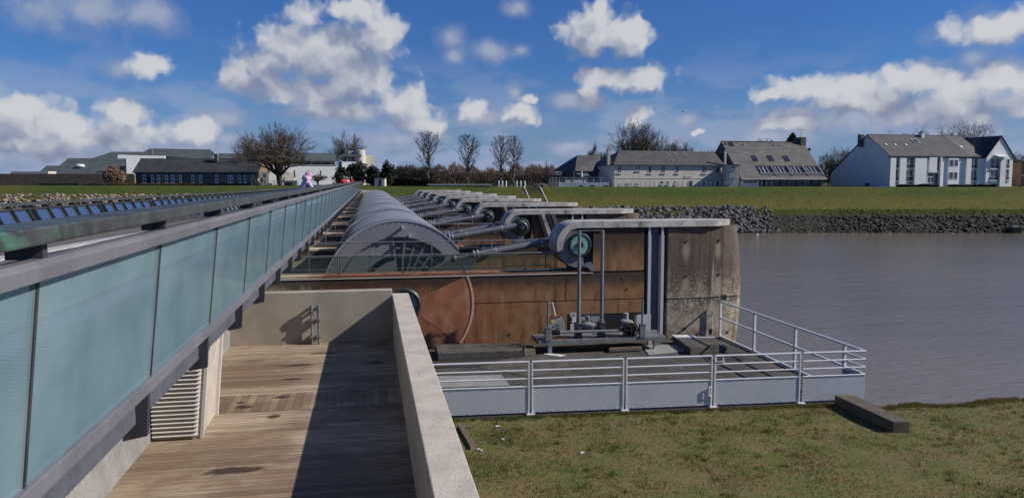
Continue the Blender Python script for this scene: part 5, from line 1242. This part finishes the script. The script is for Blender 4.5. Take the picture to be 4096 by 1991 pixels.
for a, c_ in ((1177,1182),(1231,1234),(1280,1284)): ww.rect('slit_window', a, c_, 682, 711 if a < 1200 else 709, -.03, .02, 'window')
MB().box(ww.x(1128), ww.x(1176), -.25, -.003, ww.z(723), ww.z(688)).build('panel', M['cream_wall'], ww.r)
# ------------------------------------------------------------------ trees and planting
def bare_tree(name, px, d, top_py, wpx, trunk_r, label, seed, form='round', mat='twig', z0=GB, dens=1., group=None, trunk_frac=.3, base_py=None):
    rg = random.Random(seed); s = SX(px, d); H = ZZ(top_py, d) - z0; Wd = wpx/F*d/2
    r = empty(name, W(s, d, z0 - .1), -YAW + rg.uniform(-.2,.2), label, 'tree', group)
    T = MB(); Cn = MB()
    def seg(p, q, r0, r1): (T if r0 > trunk_r*.28 else Cn).tube(p, q, r0, max(r1, .022), 5 if r0 > .08 else 3, False)
    c = Vector((0, 0, H*(trunk_frac + (1-trunk_frac)*.48))); rad = Vector((Wd, Wd*.9, H*(1-trunk_frac)*.56))
    def inside(p): q = p - c; return (q.x/rad.x)**2 + (q.y/rad.y)**2 + (q.z/rad.z)**2
    def grow(p, d_, L, rr, lv):
        n_ = 3 if lv < 3 else 2
        for i in range(n_):
            d_ = (d_ + Vector((rg.gauss(0,.10), rg.gauss(0,.10), rg.gauss(.06 if form != 'poplar' else .12, .07)))).normalized()
            q = p + d_*L/n_; r1 = rr*(.87 if lv else .93)
            seg(p, q, rr, r1); p, rr = q, r1
            if lv >= 1 and i < n_-1 and lv < 6: side(p, d_, L, rr, lv)
        if lv >= 7 or rr < .010 or (lv > 1 and inside(p) > 1.05): return
        k = 3 if lv < 2 else 2
        for _ in range(k):
            a = rg.uniform(0, 6.28); sp = {'round': .70, 'poplar': .34, 'vase': .40}[form] * rg.uniform(.6, 1.25)
            side_v = d_.cross(Vector((math.cos(a), math.sin(a), .3))).normalized()
            grow(p, (d_ + side_v*sp).normalized(), L*rg.uniform(.66,.86), rr*.68, lv+1)
    def side(p, d_, L, rr, lv):
        if rg.random() < .95*dens:
            a = rg.uniform(0, 6.28); side_v = d_.cross(Vector((math.cos(a), math.sin(a), .2))).normalized()
            grow(p, (d_ + side_v*rg.uniform(.5,1.0)).normalized(), L*.55, rr*.5, lv+2)
    th = H*trunk_frac
    top = Vector((rg.gauss(0,.1), rg.gauss(0,.1), th))
    if form == 'poplar':
        p = Vector((0,0,0)); rr = trunk_r; n_ = 16
        for i in range(n_):
            q = Vector((rg.gauss(0,.08), rg.gauss(0,.08), H*(i+1)/n_)); r1 = trunk_r*(1-(i+1)/n_*.93)
            T.tube(p, q, rr, r1, 6, False); f = (i+1)/n_
            if f > trunk_frac:
                t = (f-trunk_frac)/(1-trunk_frac); w_ = Wd*math.sin(math.pi*min(1, .12+t*.88))**.8*1.2
                for _ in range(int(5*dens)+1):
                    a = rg.uniform(0,6.28); up = rg.uniform(.8,1.5)
                    grow(q, Vector((math.cos(a), math.sin(a), up)).normalized(), max(.5, w_*.62), .05+.05*(1-t), 3)
            p, rr = q, r1
    else:
        seg(Vector((0,0,0)), top, trunk_r, trunk_r*.8)
        k = 8 if form == 'round' else 8
        for j in range(k):
            a = 6.283*j/k + rg.uniform(-.3,.3); up = rg.uniform(.7,2.8) if form == 'round' else rg.uniform(1.4,3.2)
            grow(top - Vector((0,0,th*rg.uniform(0,.25))), Vector((math.cos(a), math.sin(a), up)).normalized(), (H-th)*.30, trunk_r*.55, 1)
        grow(top, Vector((0,0,1)), (H-th)*.33, trunk_r*.6, 1)
    ends = [Vector(Cn.v[i]) for i in range(0, len(Cn.v), 3)]
    fork = Vector((0, 0, th))
    if ends and form != 'poplar':
        for _ in range(int(1700*dens*min(1, (H/12)**2))):
            p = rg.choice(ends); d_ = ((p-fork).normalized() + Vector((rg.gauss(0,.45), rg.gauss(0,.45), rg.gauss(.12,.4)))).normalized(); l = rg.uniform(.35, .95)*min(1, H/12)
            q = p + d_*l; Cn.tube(p, q, .024, .02, 3, False)
            for _k in range(2):
                e_ = (d_ + Vector((rg.gauss(0,.5), rg.gauss(0,.5), rg.gauss(.2,.4)))).normalized(); Cn.tube(q, q + e_*l*.7, .02, .015, 3, False)
    # fit the crown into its measured width and height
    allv = T.v + Cn.v; mx = sorted(abs(v[0]) for v in allv)[int(len(allv)*.985)]; mz = max(v[2] for v in allv)
    kx, kz = Wd/max(mx,.1), H/mz
    def fit(v):
        t = min(1, max(0, v[2]/(th+.01))); k_ = 1 + (kx-1)*t
        return (v[0]*k_, v[1]*k_, v[2]*kz)
    T.v = [fit(v) for v in T.v]; Cn.v = [fit(v) for v in Cn.v]
    T.build('trunk', M['bark'] if mat != 'twig_pale' else M['twig_pale'], r, fix=False); Cn.build('crown', M[mat], r, fix=False)
    return r
def leafy(name, px, d, top_py, wpx, label, seed, mat='evergreen', z0=GB, form='bush', n=2600, cat='tree', leaf=.20, group=None, low=.05):
    rg = random.Random(seed); s = SX(px, d); H = ZZ(top_py, d) - z0; Wd = wpx/F*d/2
    r = empty(name, W(s, d, z0-.1), -YAW, label, cat, group)
    lobes = []
    for i in range(9 if form == 'bush' else 14):
        if form == 'cone':
            t = 1-(1-i/13)**1.7; lobes.append((Vector((rg.gauss(0,.03)*Wd, rg.gauss(0,.1)*Wd, H*(.12+.86*t))), Wd*(1.03-t)*.85, H*.05+.06*H*(1-t)))
        else:
            a = rg.uniform(0,6.28); k = rg.uniform(.1,.62); lobes.append((Vector((math.cos(a)*Wd*k, math.sin(a)*Wd*k*.7, H*rg.uniform(.3,.72))), Wd*rg.uniform(.35,.55), H*rg.uniform(.2,.30)))
    if form == 'bush': lobes.append((Vector((0,0,H*.70)), Wd*.5, H*.31)); lobes.append((Vector((0,0,H*.35)), Wd*.8, H*.36))
    b = MB()
    for _ in range(n):
        c, rx_, rz_ = rg.choice(lobes)
        if form == 'cone':
            t = 1 - rg.random()**.8; a = rg.uniform(0, 6.28); k_ = Wd*(1-t)**.85*(.75+.3*math.sin(a*5+t*60))*rg.random()**.4
            c = Vector((math.cos(a)*k_, math.sin(a)*k_, H*t - k_*.25)); rx_ = rz_ = .3
        v = Vector((rg.gauss(0,1), rg.gauss(0,1), rg.gauss(0,1))).normalized() * rg.uniform(.55,1.06)
        p = c + Vector((v.x*rx_, v.y*rx_*.8, v.z*rz_))
        if p.z < H*low: continue
        a = Vector((rg.gauss(0,1), rg.gauss(0,1), rg.gauss(0,1))).normalized(); e = a.cross(v + Vector((.01,.02,.3))).normalized(); l = leaf*rg.uniform(.5,1.5)
        f = e.cross(a).normalized()
        b.add([p - e*l, p + f*l*.6, p + e*l, p - f*l*.6], [(0,1,2,3)])
    mz = max(v[2] for v in b.v); b.v = [(v[0], v[1], v[2]*H/mz) for v in b.v]
    b.build('crown', M[mat], r, fix=False)
    t = MB().tube((0,0,0),(0,0,H*.6), .18*Wd/2+.05, .05, 6)
    for c, rx_, rz_ in lobes[:6]: t.tube((0,0,H*.3), c, .07, .03, 4, False)
    t.build('trunk', M['bark'], r, fix=False)
    return r
bare_tree('bare_tree', 1118, 158, 487, 262, .62, 'broad rounded bare tree with a thick leaning trunk beside the stone house', 21, 'round', 'twig', GL, 1.0, None, .20)
bare_tree('bare_tree', 1015, 172, 540, 150, .3, 'smaller bare tree behind the stone house chimney, left of the broad tree', 22, 'round', 'twig', GL, .8, None, .25)
bare_tree('bare_tree', 1388, 205, 508, 138, .45, 'dense pale bare tree standing behind the white wing and tower', 23, 'vase', 'twig_pale', GL, 1.1, None, .2)
for px, top, wp, sd, lab in ((1713,518,100,31,'leftmost of the four tall bare poplars on the far bank'),(1872,532,88,32,'second tall bare poplar from the left, standing alone above the pale shelter'),(2003,538,84,33,'left tree of the close pair of bare poplars'),(2055,537,76,34,'right tree of the close pair of bare poplars')):
    bare_tree('bare_poplar', px, 158, top, wp, .22, lab, sd, 'poplar', 'twig_pale', GB, .62, 'tall bare poplars on the far bank', .28)
bare_tree('bare_tree', 2535, 186, 458, 185, .5, 'largest bare tree, rising behind the guest house roof', 41, 'vase', 'twig_pale', GB, 1.2, None, .15)
bare_tree('bare_tree', 2612, 190, 502, 130, .35, 'bare tree right of the largest one behind the guest house', 42, 'vase', 'twig_pale', GB, 1.0, None, .2)
bare_tree('bare_tree', 2705, 195, 548, 120, .3, 'low wide bare tree over the middle of the guest house roof', 43, 'round', 'twig_pale', GB, .9, None, .25)
bare_tree('bare_tree', 2822, 200, 588, 110, .25, 'lowest bare tree peeping over the right end of the guest house', 44, 'round', 'twig_pale', GB, .8, None, .3)
bare_tree('bare_tree', 2366, 195, 566, 60, .22, 'thin bare tree behind the restaurant ridge', 45, 'vase', 'twig_pale', GB, .8, None, .3)
bare_tree('bare_tree', 2410, 182, 600, 66, .2, 'dark bare tree beside the chimney between restaurant and guest house', 48, 'round', 'twig', GB, .8, None, .4)
bare_tree('bare_tree', 2145, 190, 660, 70, .15, 'small bare tree left of the restaurant sign', 46, 'round', 'twig_pale', GB, .7, None, .2)
bare_tree('bare_tree', 3860, 200, 468, 170, .4, 'wide bare tree behind the right half of the hotel roof', 51, 'vase', 'twig_pale', GB, 1.1, None, .2)
bare_tree('bare_tree', 3655, 200, 502, 110, .3, 'smaller bare tree behind the middle of the hotel roof', 52, 'vase', 'twig_pale', GB, .8, None, .2)
bare_tree('bare_tree', 3770, 205, 492, 120, .3, 'middle one of the three bare trees behind the hotel roof', 57, 'vase', 'twig_pale', GB, .8, None, .2)
bare_tree('bare_tree', 3375, 192, 578, 130, .3, 'dark bare tree in the gap between the slate roof house and the hotel', 53, 'round', 'twig', GB, 1.1, None, .1)
bare_tree('bare_tree', 3315, 196, 600, 80, .25, 'small bare tree behind the satellite dish', 54, 'round', 'twig', GB, .9, None, .1)
bare_tree('bare_tree', 4085, 196, 596, 100, .3, 'dark bare tree at the right edge behind the brick cottage', 55, 'round', 'twig', GB, 1.1, None, .1)
bare_tree('bare_sapling', 1275, 160, 690, 96, .10, 'small bare tree in front of the white wing wall', 56, 'round', 'twig', GL, .9, None, .3)
bare_tree('bare_sapling', 2185, 160, 640, 14, .05, 'very slender leafless sapling left of the restaurant', 58, 'poplar', 'twig', GB, .5, None, .3)
leafy('evergreen_tree', 1435, 155, 640, 120, 'biggest dark evergreen beyond the end of the bridge railing', 61, n=4500)
leafy('evergreen_tree', 1362, 152, 660, 90, 'dark evergreen left of the biggest one, behind the walkers', 62, n=3500)
leafy('evergreen_tree', 1490, 153, 655, 70, 'dark evergreen just right of the biggest one', 63, n=3000)
leafy('evergreen_tree', 1547, 156, 636, 74, 'rounded separate dark evergreen at the right end of the evergreen group', 64, n=3500)
leafy('yellow_shrub', 2575, 180, 568, 100, 'yellow-green leafy tree peeping over the guest house roof', 65, 'yellow_green', n=3800)
leafy('conifer', 3165, 190, 528, 330, 'dark pointed conifer behind the ridge of the big slate roof', 66, form='cone', n=14000, leaf=.26)
leafy('evergreen_tree', 3045, 190, 550, 150, 'low dark treetop left of the conifer behind the slate roof', 67, n=2200)
leafy('brown_shrub', 455, 158, 655, 95, 'tall rounded brown shrub in front of the rubble wall', 68, 'twig_brown', GL, n=5200, cat='shrub', leaf=.14)
# hedge-row of winter scrub beyond the dam
def scrub(name, px0, px1, d, topf, label, mat, n, seed, z0=GB, leaf=.22, thick=3, cat='hedge', stemr=.02):
    rg = random.Random(seed); s0, s1 = SX(px0, d), SX(px1, d)
    r = empty(name, W((s0+s1)/2, d, z0-.1), -YAW, label, cat); b = MB()
    for i in range(n):
        x = rg.uniform(s0, s1); px = px0 + (x-s0)/(s1-s0)*(px1-px0); H = ZZ(topf(px), d)-z0
        H *= .72 + .34*mnoise.noise((x*.5, seed, 0)) + .14*mnoise.noise((x*2.3, seed, 3)) + .16
        y = rg.uniform(-thick, thick); z = H*rg.random()**.8
        p = Vector((x-(s0+s1)/2, y, z)); up = Vector((rg.gauss(0,.35), rg.gauss(0,.35), 1)).normalized(); l = rg.uniform(.3, 1.0)*leaf*3
        if stemr: b.tube(p, p + up*l, stemr, stemr*.5, 3, False)
        else:
            a = Vector((rg.gauss(0,1), rg.gauss(0,1), rg.gauss(0,1))).normalized(); e = a.cross(up).normalized()
            b.add([p-e*leaf, p+a*leaf*.6, p+e*leaf, p-a*leaf*.6], [(0,1,2,3)])
    b.build('foliage', M[mat], r, fix=False)
    return r
scrub('scrub_hedge', 1560, 2230, 176, lambda p: 668 + 10*math.sin(p*.02), 'long row of brown leafless scrub behind the poplars', 'twig_brown', 9000, 71, stemr=.05, leaf=.4)
scrub('scrub_hedge', 1590, 1760, 168, lambda p: 660 + abs(p-1640)*.25, 'darker taller clump of scrub at the left end of the brown row', 'twig', 4200, 72, stemr=.05, leaf=.4)
scrub('low_hedge', 1560, 1720, 158, lambda p: 706, 'dark low hedge below the left end of the scrub row', 'dark_hedge', 4500, 73, stemr=0, leaf=.2, thick=1)
scrub('low_hedge', 330, 1000, 157, lambda p: 731, 'long low reddish-brown hedge in front of the stone house', 'hedge', 9000, 74, GL, stemr=0, leaf=.14, thick=.9)
scrub('low_hedge', 3592, 3752, 158, lambda p: 735, 'dark clipped hedge left of the path in front of the hotel', 'dark_hedge', 3500, 75, stemr=0, leaf=.14, thick=.7)
scrub('low_hedge', 3796, 3985, 158, lambda p: 735, 'dark clipped hedge right of the path in front of the hotel', 'dark_hedge', 4000, 76, stemr=0, leaf=.14, thick=.7)
scrub('far_treeline', 1560, 2500, 420, lambda p: 700 + 4*math.sin(p*.03), 'distant grey tree line on the horizon beyond the scrub', 'twig', 5000, 77, stemr=.16, leaf=.9)
scrub('far_treeline', 2900, 4200, 260, lambda p: 690, 'distant dark tree line behind the hotel', 'twig', 5000, 78, stemr=.1, leaf=.7)
# fine tufts on the embankment and along its foot
b = MB(); rg = random.Random(5)
for i in range(15000):
    s = rg.uniform(-75, 128); t = rg.random(); d = 138.3 + 10*t
    for (d0, z0), (d1, z1) in zip(PR, PR[1:]):
        if d0 <= d < d1: z = z0 + (z1-z0)*(d-d0)/(d1-d0)
    z += (top_z(s)-7.8)*z/7.8
    if d > 140.3 and (rg.random() < .8 or mnoise.noise((s*.35, d*.6, 1)) < .2): continue
    l = rg.uniform(.12, .42)*(1.5 if d < 139.5 else 1); p = W(s, d, z-.12); a = rg.uniform(0, 3.14); e = Vector((math.cos(a), math.sin(a), 0))*rg.uniform(.06,.2)
    b.add([p-e, p+e, p + Vector((rg.gauss(0,.12), rg.gauss(0,.12)-.05, l))], [(0,1,2)])
b.build('grass_tufts', M['blades'], fix=False, kind='stuff')

# ------------------------------------------------------------------ small things on the far bank
def at(px, d, z): return W(SX(px, d), d, z)
n = 0; hp = None
for i in range(47):
    px = 2227 + i*18.65
    if hp is None:
        hp = empty('bike_hoop', (0,0,0), -YAW, 'grey bent-tube bicycle hoop standing on the grass edge in front of the far buildings', 'hoop', 'bicycle hoops along the far bank')
        o = hp; b = MB(); pts = [(-.17,0,-.05)] + [(-.17*math.cos(R(a)),0,.82+.17*math.sin(R(a))) for a in range(0,181,30)] + [(.17,0,-.05)]
        b.path(pts, .035, 5).build('tube', M['galv'], hp)
    else: o = copy_tree(hp)
    o.location = at(px, 157, GB+.03); o.rotation_euler.z = -YAW + 1.0
for i, px in enumerate((1995,2010,2024.5,2067,2083,2099)):
    o = empty('bollard', at(px, 150.3, GB), -YAW, 'white round-topped bollard at the head of the bank steps', 'bollard', 'white bollards above the bank steps') if i == 0 else copy_tree(bo)
    if i == 0:
        bo = o; MB().lathe((0,0,-.1), [(.13,0),(.13,1.25),(.10,1.36),(.04,1.42)], 12, 'z').build('shaft', M['white_wall'], bo, smooth=True)
    o.location = at(px, 150.3, GB-.02)
    o['label'] = ['leftmost white bollard, first of the left three', 'middle white bollard of the left three', 'right white bollard of the left three', 'left white bollard of the right three, above the bank steps', 'middle white bollard of the right three, above the bank steps', 'rightmost white bollard, at the top corner of the bank steps'][i]
st = empty('bank_steps', at(2128, 148, 7.8), -YAW, 'flight of grey steps with pale kerbs down the grass embankment', 'steps')
b = MB(); N = 22
def bz(d):
    for (d0, z0), (d1, z1) in zip(PR, PR[1:]):
        if d0 <= d < d1: return z0 + (z1-z0)*(d-d0)/(d1-d0)
for i in range(N):
    d = 148.0 - i*.36; z = bz(d) + .05; o_ = -.012*i*0
    b.box(-1.42+.0*i, 1.42, d-148-.18, d-148+.22, z-7.8-.6, z-7.8)
b.build('treads', M['gritty'], st)
for sgn in (-1, 1):
    b = MB()
    for i in range(N-1):
        d0, d1 = 148.0 - i*.36, 148.0 - (i+1)*.36
        b.beam((sgn*1.55, d0-148, bz(d0)-7.8+.06), (sgn*1.55, d1-148, bz(d1)-7.8+.06), .20, .24)
    b.build('kerb', M['kerb'], st)
# shear the flight the way it runs down the slope (towards the river on the right)
for ch in st.children:
    for v_ in ch.data.vertices: v_.co.x += -v_.co.y*.22
lo = empty('low_shelter', at(1715, 152, GB), -YAW, 'long low pale slab on short dark legs at the top of the bank', 'shelter')
L_ = SX(1963,152)-SX(1715,152)
MB().box(0, L_, 0, 2.0, .30, .62).box(-.4,.5,.2,1.6,.40,.60).build('slab', M['cap'], lo, bevel=.02)
MB().box(.2, L_-.2, .7, 1.9, -.1, .297).build('under_shade', M['black'], lo)  # black box stands in for the shade beneath the slab
for q_ in range(7): MB().box(.3+q_*L_/7.2, .55+q_*L_/7.2, .05, .3, -.1, .297).build('leg', M['steel_dark'], lo)
for i, (px, top, d) in enumerate(((1698,690,158),(1728,692,160),(1762,688,156),(1793,690,154),(1965,684,153),(1992,686,152),(2117,690,154),(2131,692,156),(2134,680,158))):
    H = ZZ(top, d)-GB
    o = empty('wooden_post', at(px, d, GB), -YAW, 'dark slender post in front of the brown scrub, %s from the left' % ['first','second','third','fourth','fifth','sixth','seventh','eighth','last'][i], 'post', 'dark posts in front of the scrub')
    MB().box(-.07,.07,-.07,.07,-.1,H).build('shaft', M['steel_dark'], o); MB().box(-.12,.12,-.12,.12,H-.25,H).build('head', M['black'], o)
    if i == 3: MB().box(-.6,.12,-.08,.08,H,H+.12).build('arm', M['black'], o)
sgn_ = empty('round_sign', at(2119, 150.5, GB), -YAW, 'round blue and red no-parking sign at the top of the bank steps', 'sign')
MB().tube((0,0,-.1),(0,0,.85),.03,None,6).build('pole', M['steel_dark'], sgn_)
MB().lathe((0,-.04,.78), [(.26,0),(.26,.02)], 18).build('rim', M['red'], sgn_); MB().lathe((0,-.055,.78), [(.19,0),(.19,.012)], 18).build('disc', M['window'], sgn_); MB().beam((-.17,-.065,.95),(.17,-.065,.61),.015,.06,(0,1,0)).build('bar', M['red'], sgn_)
bd = empty('boulder_mound', at(2166, 151.5, GB), -YAW, 'brown earth mound with a dark hollow beside the white terrace base', 'mound')
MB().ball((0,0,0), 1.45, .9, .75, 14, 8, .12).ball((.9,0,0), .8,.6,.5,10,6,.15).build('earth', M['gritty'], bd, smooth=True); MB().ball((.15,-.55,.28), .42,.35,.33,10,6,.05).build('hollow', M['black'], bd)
cb_ = empty('water_block', W(SX(4072,133.6),133.6,0), -YAW, 'dark square stone block in the water at the far right shore', 'block')
MB().box(-.75,.75,-.8,.8,-1,.95).build('block', M['rock_wet'], cb_, bevel=.08); MB().box(-.85,.9,-.9,.9,.953,1.15).build('top_slab', M['rock'], cb_, bevel=.05)
# cabin and kiosk by the evergreens
kb = empty('white_cabin', at(1518, 150, GL), -YAW, 'small pale cabin beneath the right-hand evergreens', 'cabin')
MB().box(-1.0,1.0,0,2,-.3,1.45).build('wall', M['cream_wall'], kb); MB().box(-1.15,1.15,-.2,2.2,1.453,1.6).build('roof', M['slate'], kb); MB().box(-.2,.4,-.03,.0,0,1.2).build('door', M['brown_panel'], kb)
# picnic tables and seats
for i, (a, c_) in enumerate(((1003,1020),(1028,1046),(1056,1096),(1108,1126))):
    d = 151; L_ = SX(c_,d)-SX(a,d); zt_ = ZZ(722,d)-GL
    o = empty('terrace_table', at(a, d, GL), -YAW, ['leftmost', 'second from left', 'widest', 'rightmost'][i] + ' of the grey outdoor tables by the stone house', 'table', 'outdoor tables by the stone house')
    MB().box(0,L_,0,.8,zt_-.07,zt_).build('table_top', M['galv'], o)
    for x in (.06, L_-.06):
        for y in (.08,.72): MB().box(x-.04,x+.04,y-.04,y+.04,-.1,zt_-.072).build('leg', M['galv'], o)
for i, (px, w_) in enumerate(((1040,.35),(1078,.5))):
    o = empty('planter_box', at(px, 150.6, GL), -YAW, ['small', 'large'][i] + ' grey box on the ground under the outdoor tables', 'box'); MB().box(-w_,w_,0,.5,-.1,.55).build('box', M['concrete_grey'], o, bevel=.02)
o = empty('concrete_bin', at(1178, 149, GL), -YAW, 'grey concrete box standing right of the outdoor tables', 'box'); MB().box(-.5,.5,0,.9,-.2,1.05).build('box', M['concrete_grey'], o, bevel=.03); MB().box(-.4,.4,.1,.8,1.053,1.07).build('lid', M['steel_dark'], o)
o = empty('red_sign', at(1059, 160, GL), -YAW, 'red box sign on a pole at the stone house gable', 'sign'); MB().tube((0,0,-.1),(0,0,1.9),.05,None,6).build('pole', M['steel_dark'], o); MB().box(-.34,.34,-.1,.1,1.75,2.35).build('board', M['red'], o); MB().box(-.22,-.06,-.105,-.1005,1.9,2.2).box(.06,.22,-.105,-.1005,1.9,2.2).build('mark', M['white'], o)
o = empty('low_wall', at(1150, 150, GL), -YAW, 'low dark retaining wall behind the concrete box at the bridge end', 'wall'); MB().box(-.9,1.2,.9,1.3,-.3,.75).build('wall', M['steel_dark'], o)
# abutment at the far end of the dam
ab = empty('end_abutment', (0, 140, 0), 0, 'pale concrete abutment with steps at the far end of the dam', 'abutment')
MB().box(-6, 1.5, -10, 10, -1, 7.3).build('block', M['concrete_wall'], ab)
for i in range(6): MB().box(-1.0, 2.2, -13.5+i*.6, -12.9+i*.6, 4, 5.6+.3*i).build('step', M['concrete_wall'], ab)
MB().box(1.6,1.7,-13,-9.5,6.6,7.8).box(1.6,3.0,-13.1,-13.0,6.6,6.7).box(1.6,3.0,-13.1,-13.0,7.2,7.3).build('gate_rail', M['steel_dark'], ab)

# ------------------------------------------------------------------ people
def limb(b, pts): 
    for (p, r0), (q, r1) in zip(pts, pts[1:]): b.tube(p, q, r0, r1, 8)
def skinned(name, chains, m, parent, sub=1):
    """one continuous skin-modifier surface; chains share their first points by coordinate"""
    vs, es, rad, idx = [], [], [], {}
    for ch in chains:
        prev = None
        for p, r in ch:
            k = tuple(round(c, 3) for c in p)
            if k not in idx: idx[k] = len(vs); vs.append(p); rad.append(r)
            if prev is not None and prev != idx[k]: es.append((prev, idx[k]))
            prev = idx[k]
    me = bpy.data.meshes.new(name); me.from_pydata(vs, es, [])
    o = bpy.data.objects.new(name, me); col.objects.link(o)
    o.modifiers.new('skin', 'SKIN').use_smooth_shade = True
    for i, r in enumerate(rad): me.skin_vertices[0].data[i].radius = (r, r)
    me.skin_vertices[0].data[0].use_root = True; sb = o.modifiers.new('sub', 'SUBSURF'); sb.levels = sub; sb.render_levels = sub
    dg = bpy.context.evaluated_depsgraph_get(); m2 = bpy.data.meshes.new_from_object(o.evaluated_get(dg)); bpy.data.objects.remove(o)
    m2.materials.clear(); m2.materials.append(m)
    o = bpy.data.objects.new(name, m2); col.objects.link(o); o.parent = parent; return o
def person(loc, rz, label, top, legs, hair, H=1.7, lean=0., arms='down', hood=False, group=None):
    k = H/1.7; r = empty('person', loc, rz, label, 'person', group)
    f = lambda z: (lean*max(0, z-.9))       # forward lean grows above the hips (forward is +y)
    P = lambda x, y, z: (x*k, (y+f(z))*k, z*k)
    hip, ch_, nk, hd = P(0,0,.95), P(0,0,1.25), P(0,.01,1.45), P(0,.03,1.60)
    el, hn = {'down': ((.30,-.02,1.12),(.28,.10,.86)), 'rail': ((.27,.16,1.15),(.13,.40,1.16)), 'bent': ((.29,.02,1.12),(.16,.30,1.12))}[arms]
    def arm(sg): return [(P(sg*.17,0,1.40), .055*k), (P(sg*el[0],el[1],el[2]), .045*k), (P(sg*hn[0],hn[1],hn[2]), .032*k), (P(sg*(hn[0]-.01),hn[1]+.09,hn[2]-.01), .034*k)]
    body = [[(hip,.13*k),(ch_,.14*k),(P(0,0,1.40),.12*k),(nk,.055*k),(P(0,.02,1.54),.085*k),(hd,.095*k),(P(0,.02,1.68),.06*k)]]
    for sg in (-1, 1):
        body.append([(P(0,0,1.40),.12*k)] + arm(sg))
        body.append([(hip,.13*k),(P(sg*.10,0,.86),.09*k),(P(sg*.11,.02,.48),.06*k),(P(sg*.11,-.02,.08),.042*k),(P(sg*.11,.14,.03),.04*k)])
    b_ = skinned('body', body, M['skin'], r)
    coat = [[(P(0,0,.84),.16*k),(hip,.165*k),(ch_,.17*k),(P(0,0,1.40),.15*k),(P(0,.01,1.47),.08*k)]]
    for sg in (-1, 1): coat.append([(P(0,0,1.40),.15*k)] + [(p, q_+.022*k) for p, q_ in arm(sg)[:3]])
    skinned('coat', coat, M[top], r)
    tr_ = [[(P(0,0,.97),.145*k),(P(0,0,.90),.145*k)]]
    for sg in (-1, 1): tr_.append([(P(0,0,.90),.145*k),(P(sg*.10,0,.82),.10*k),(P(sg*.11,.02,.48),.075*k),(P(sg*.11,-.02,.10),.06*k)])
    skinned('trousers', tr_, M[legs], r)
    MB().ball(P(0,-.005,1.63), .108*k, .115*k, .115*k, 12, 8).build('hood' if hood else 'hair', M[top if hood else hair], r, smooth=True)
    if hood: MB().ball(P(0,-.03,1.53), .15*k, .15*k, .13*k, 12, 8).build('scarf', M[top], r, smooth=True)
    else: MB().ball(P(0,.125,1.585), .018*k, .025*k, .025*k, 6, 5).build('nose', M['skin'], b_)
    return r
person((-1.98, 24.0, DECK), R(-62), 'person in hooded pink and white coat leaning on the bridge railing', 'floral', 'cloth_dark', 'hair', 1.66, .28, 'rail', True)
person((-1.80, 57.5, DECK), R(20), 'person in red coat on the bridge, nearer of the two in red', 'red', 'cloth_dark', 'hair', 1.70, 0, 'bent')
person((-1.72, 61.5, DECK), R(-20), 'person in white walking beside the nearer red coat', 'cloth_white', 'cloth_dark', 'hair', 1.66)
person((-1.72, 78, DECK), R(-30), 'person in a red coat farther along the bridge railing', 'red', 'cloth_dark', 'hair', 1.72, .05, 'down')
for i, (px, dd, lab) in enumerate(((1016,151.9,'person in dark clothes behind the leftmost outdoor table'),(1033,152.0,'person in a pale top behind the second outdoor table'),(1048,150.3,'person in dark clothes standing between the outdoor tables'),(1136,150,'person in dark clothes standing right of the outdoor tables'))):
    person(at(px, dd, GL-.05), rnd.uniform(-2, 2), lab, 'cloth_white' if i == 1 else 'cloth_dark', 'cloth_dark', 'cloth_dark' if i != 1 else 'hair', 1.62 if i < 2 else 1.72)
# gulls
for i, (px, py, d, lab) in enumerate(((2731,449,70,'bird gliding high above the guest house'),(3030,935,128,'white gull resting on the water near the far shore'))):
    s_, z_ = SZ(px, py, d)
    bd_ = empty('gull', W(s_, d, z_ if i == 0 else .03), .4, lab, 'bird'); bd_.scale = (.45,)*3 if i == 0 else (1,)*3
    b = MB().ball((0,0,.06), .26, .09, .08, 10, 6).ball((.26,0,.13), .07,.06,.06,8,5)
    if i == 0: b.add([(.1,0,.08),(-.1,0,.08),(-.15,.55,.2),(-.35,.95,.1),(-.15,.60,.22),(.02,.5,.22)], [(0,1,2,5),(2,3,5)]).add([(.1,0,.08),(-.1,0,.08),(-.15,-.55,.2),(-.35,-.95,.1),(.02,-.5,.22)], [(0,4,2,1),(2,4,3)])
    b.build('body', M['steel_dark' if i == 0 else 'white'], bd_)
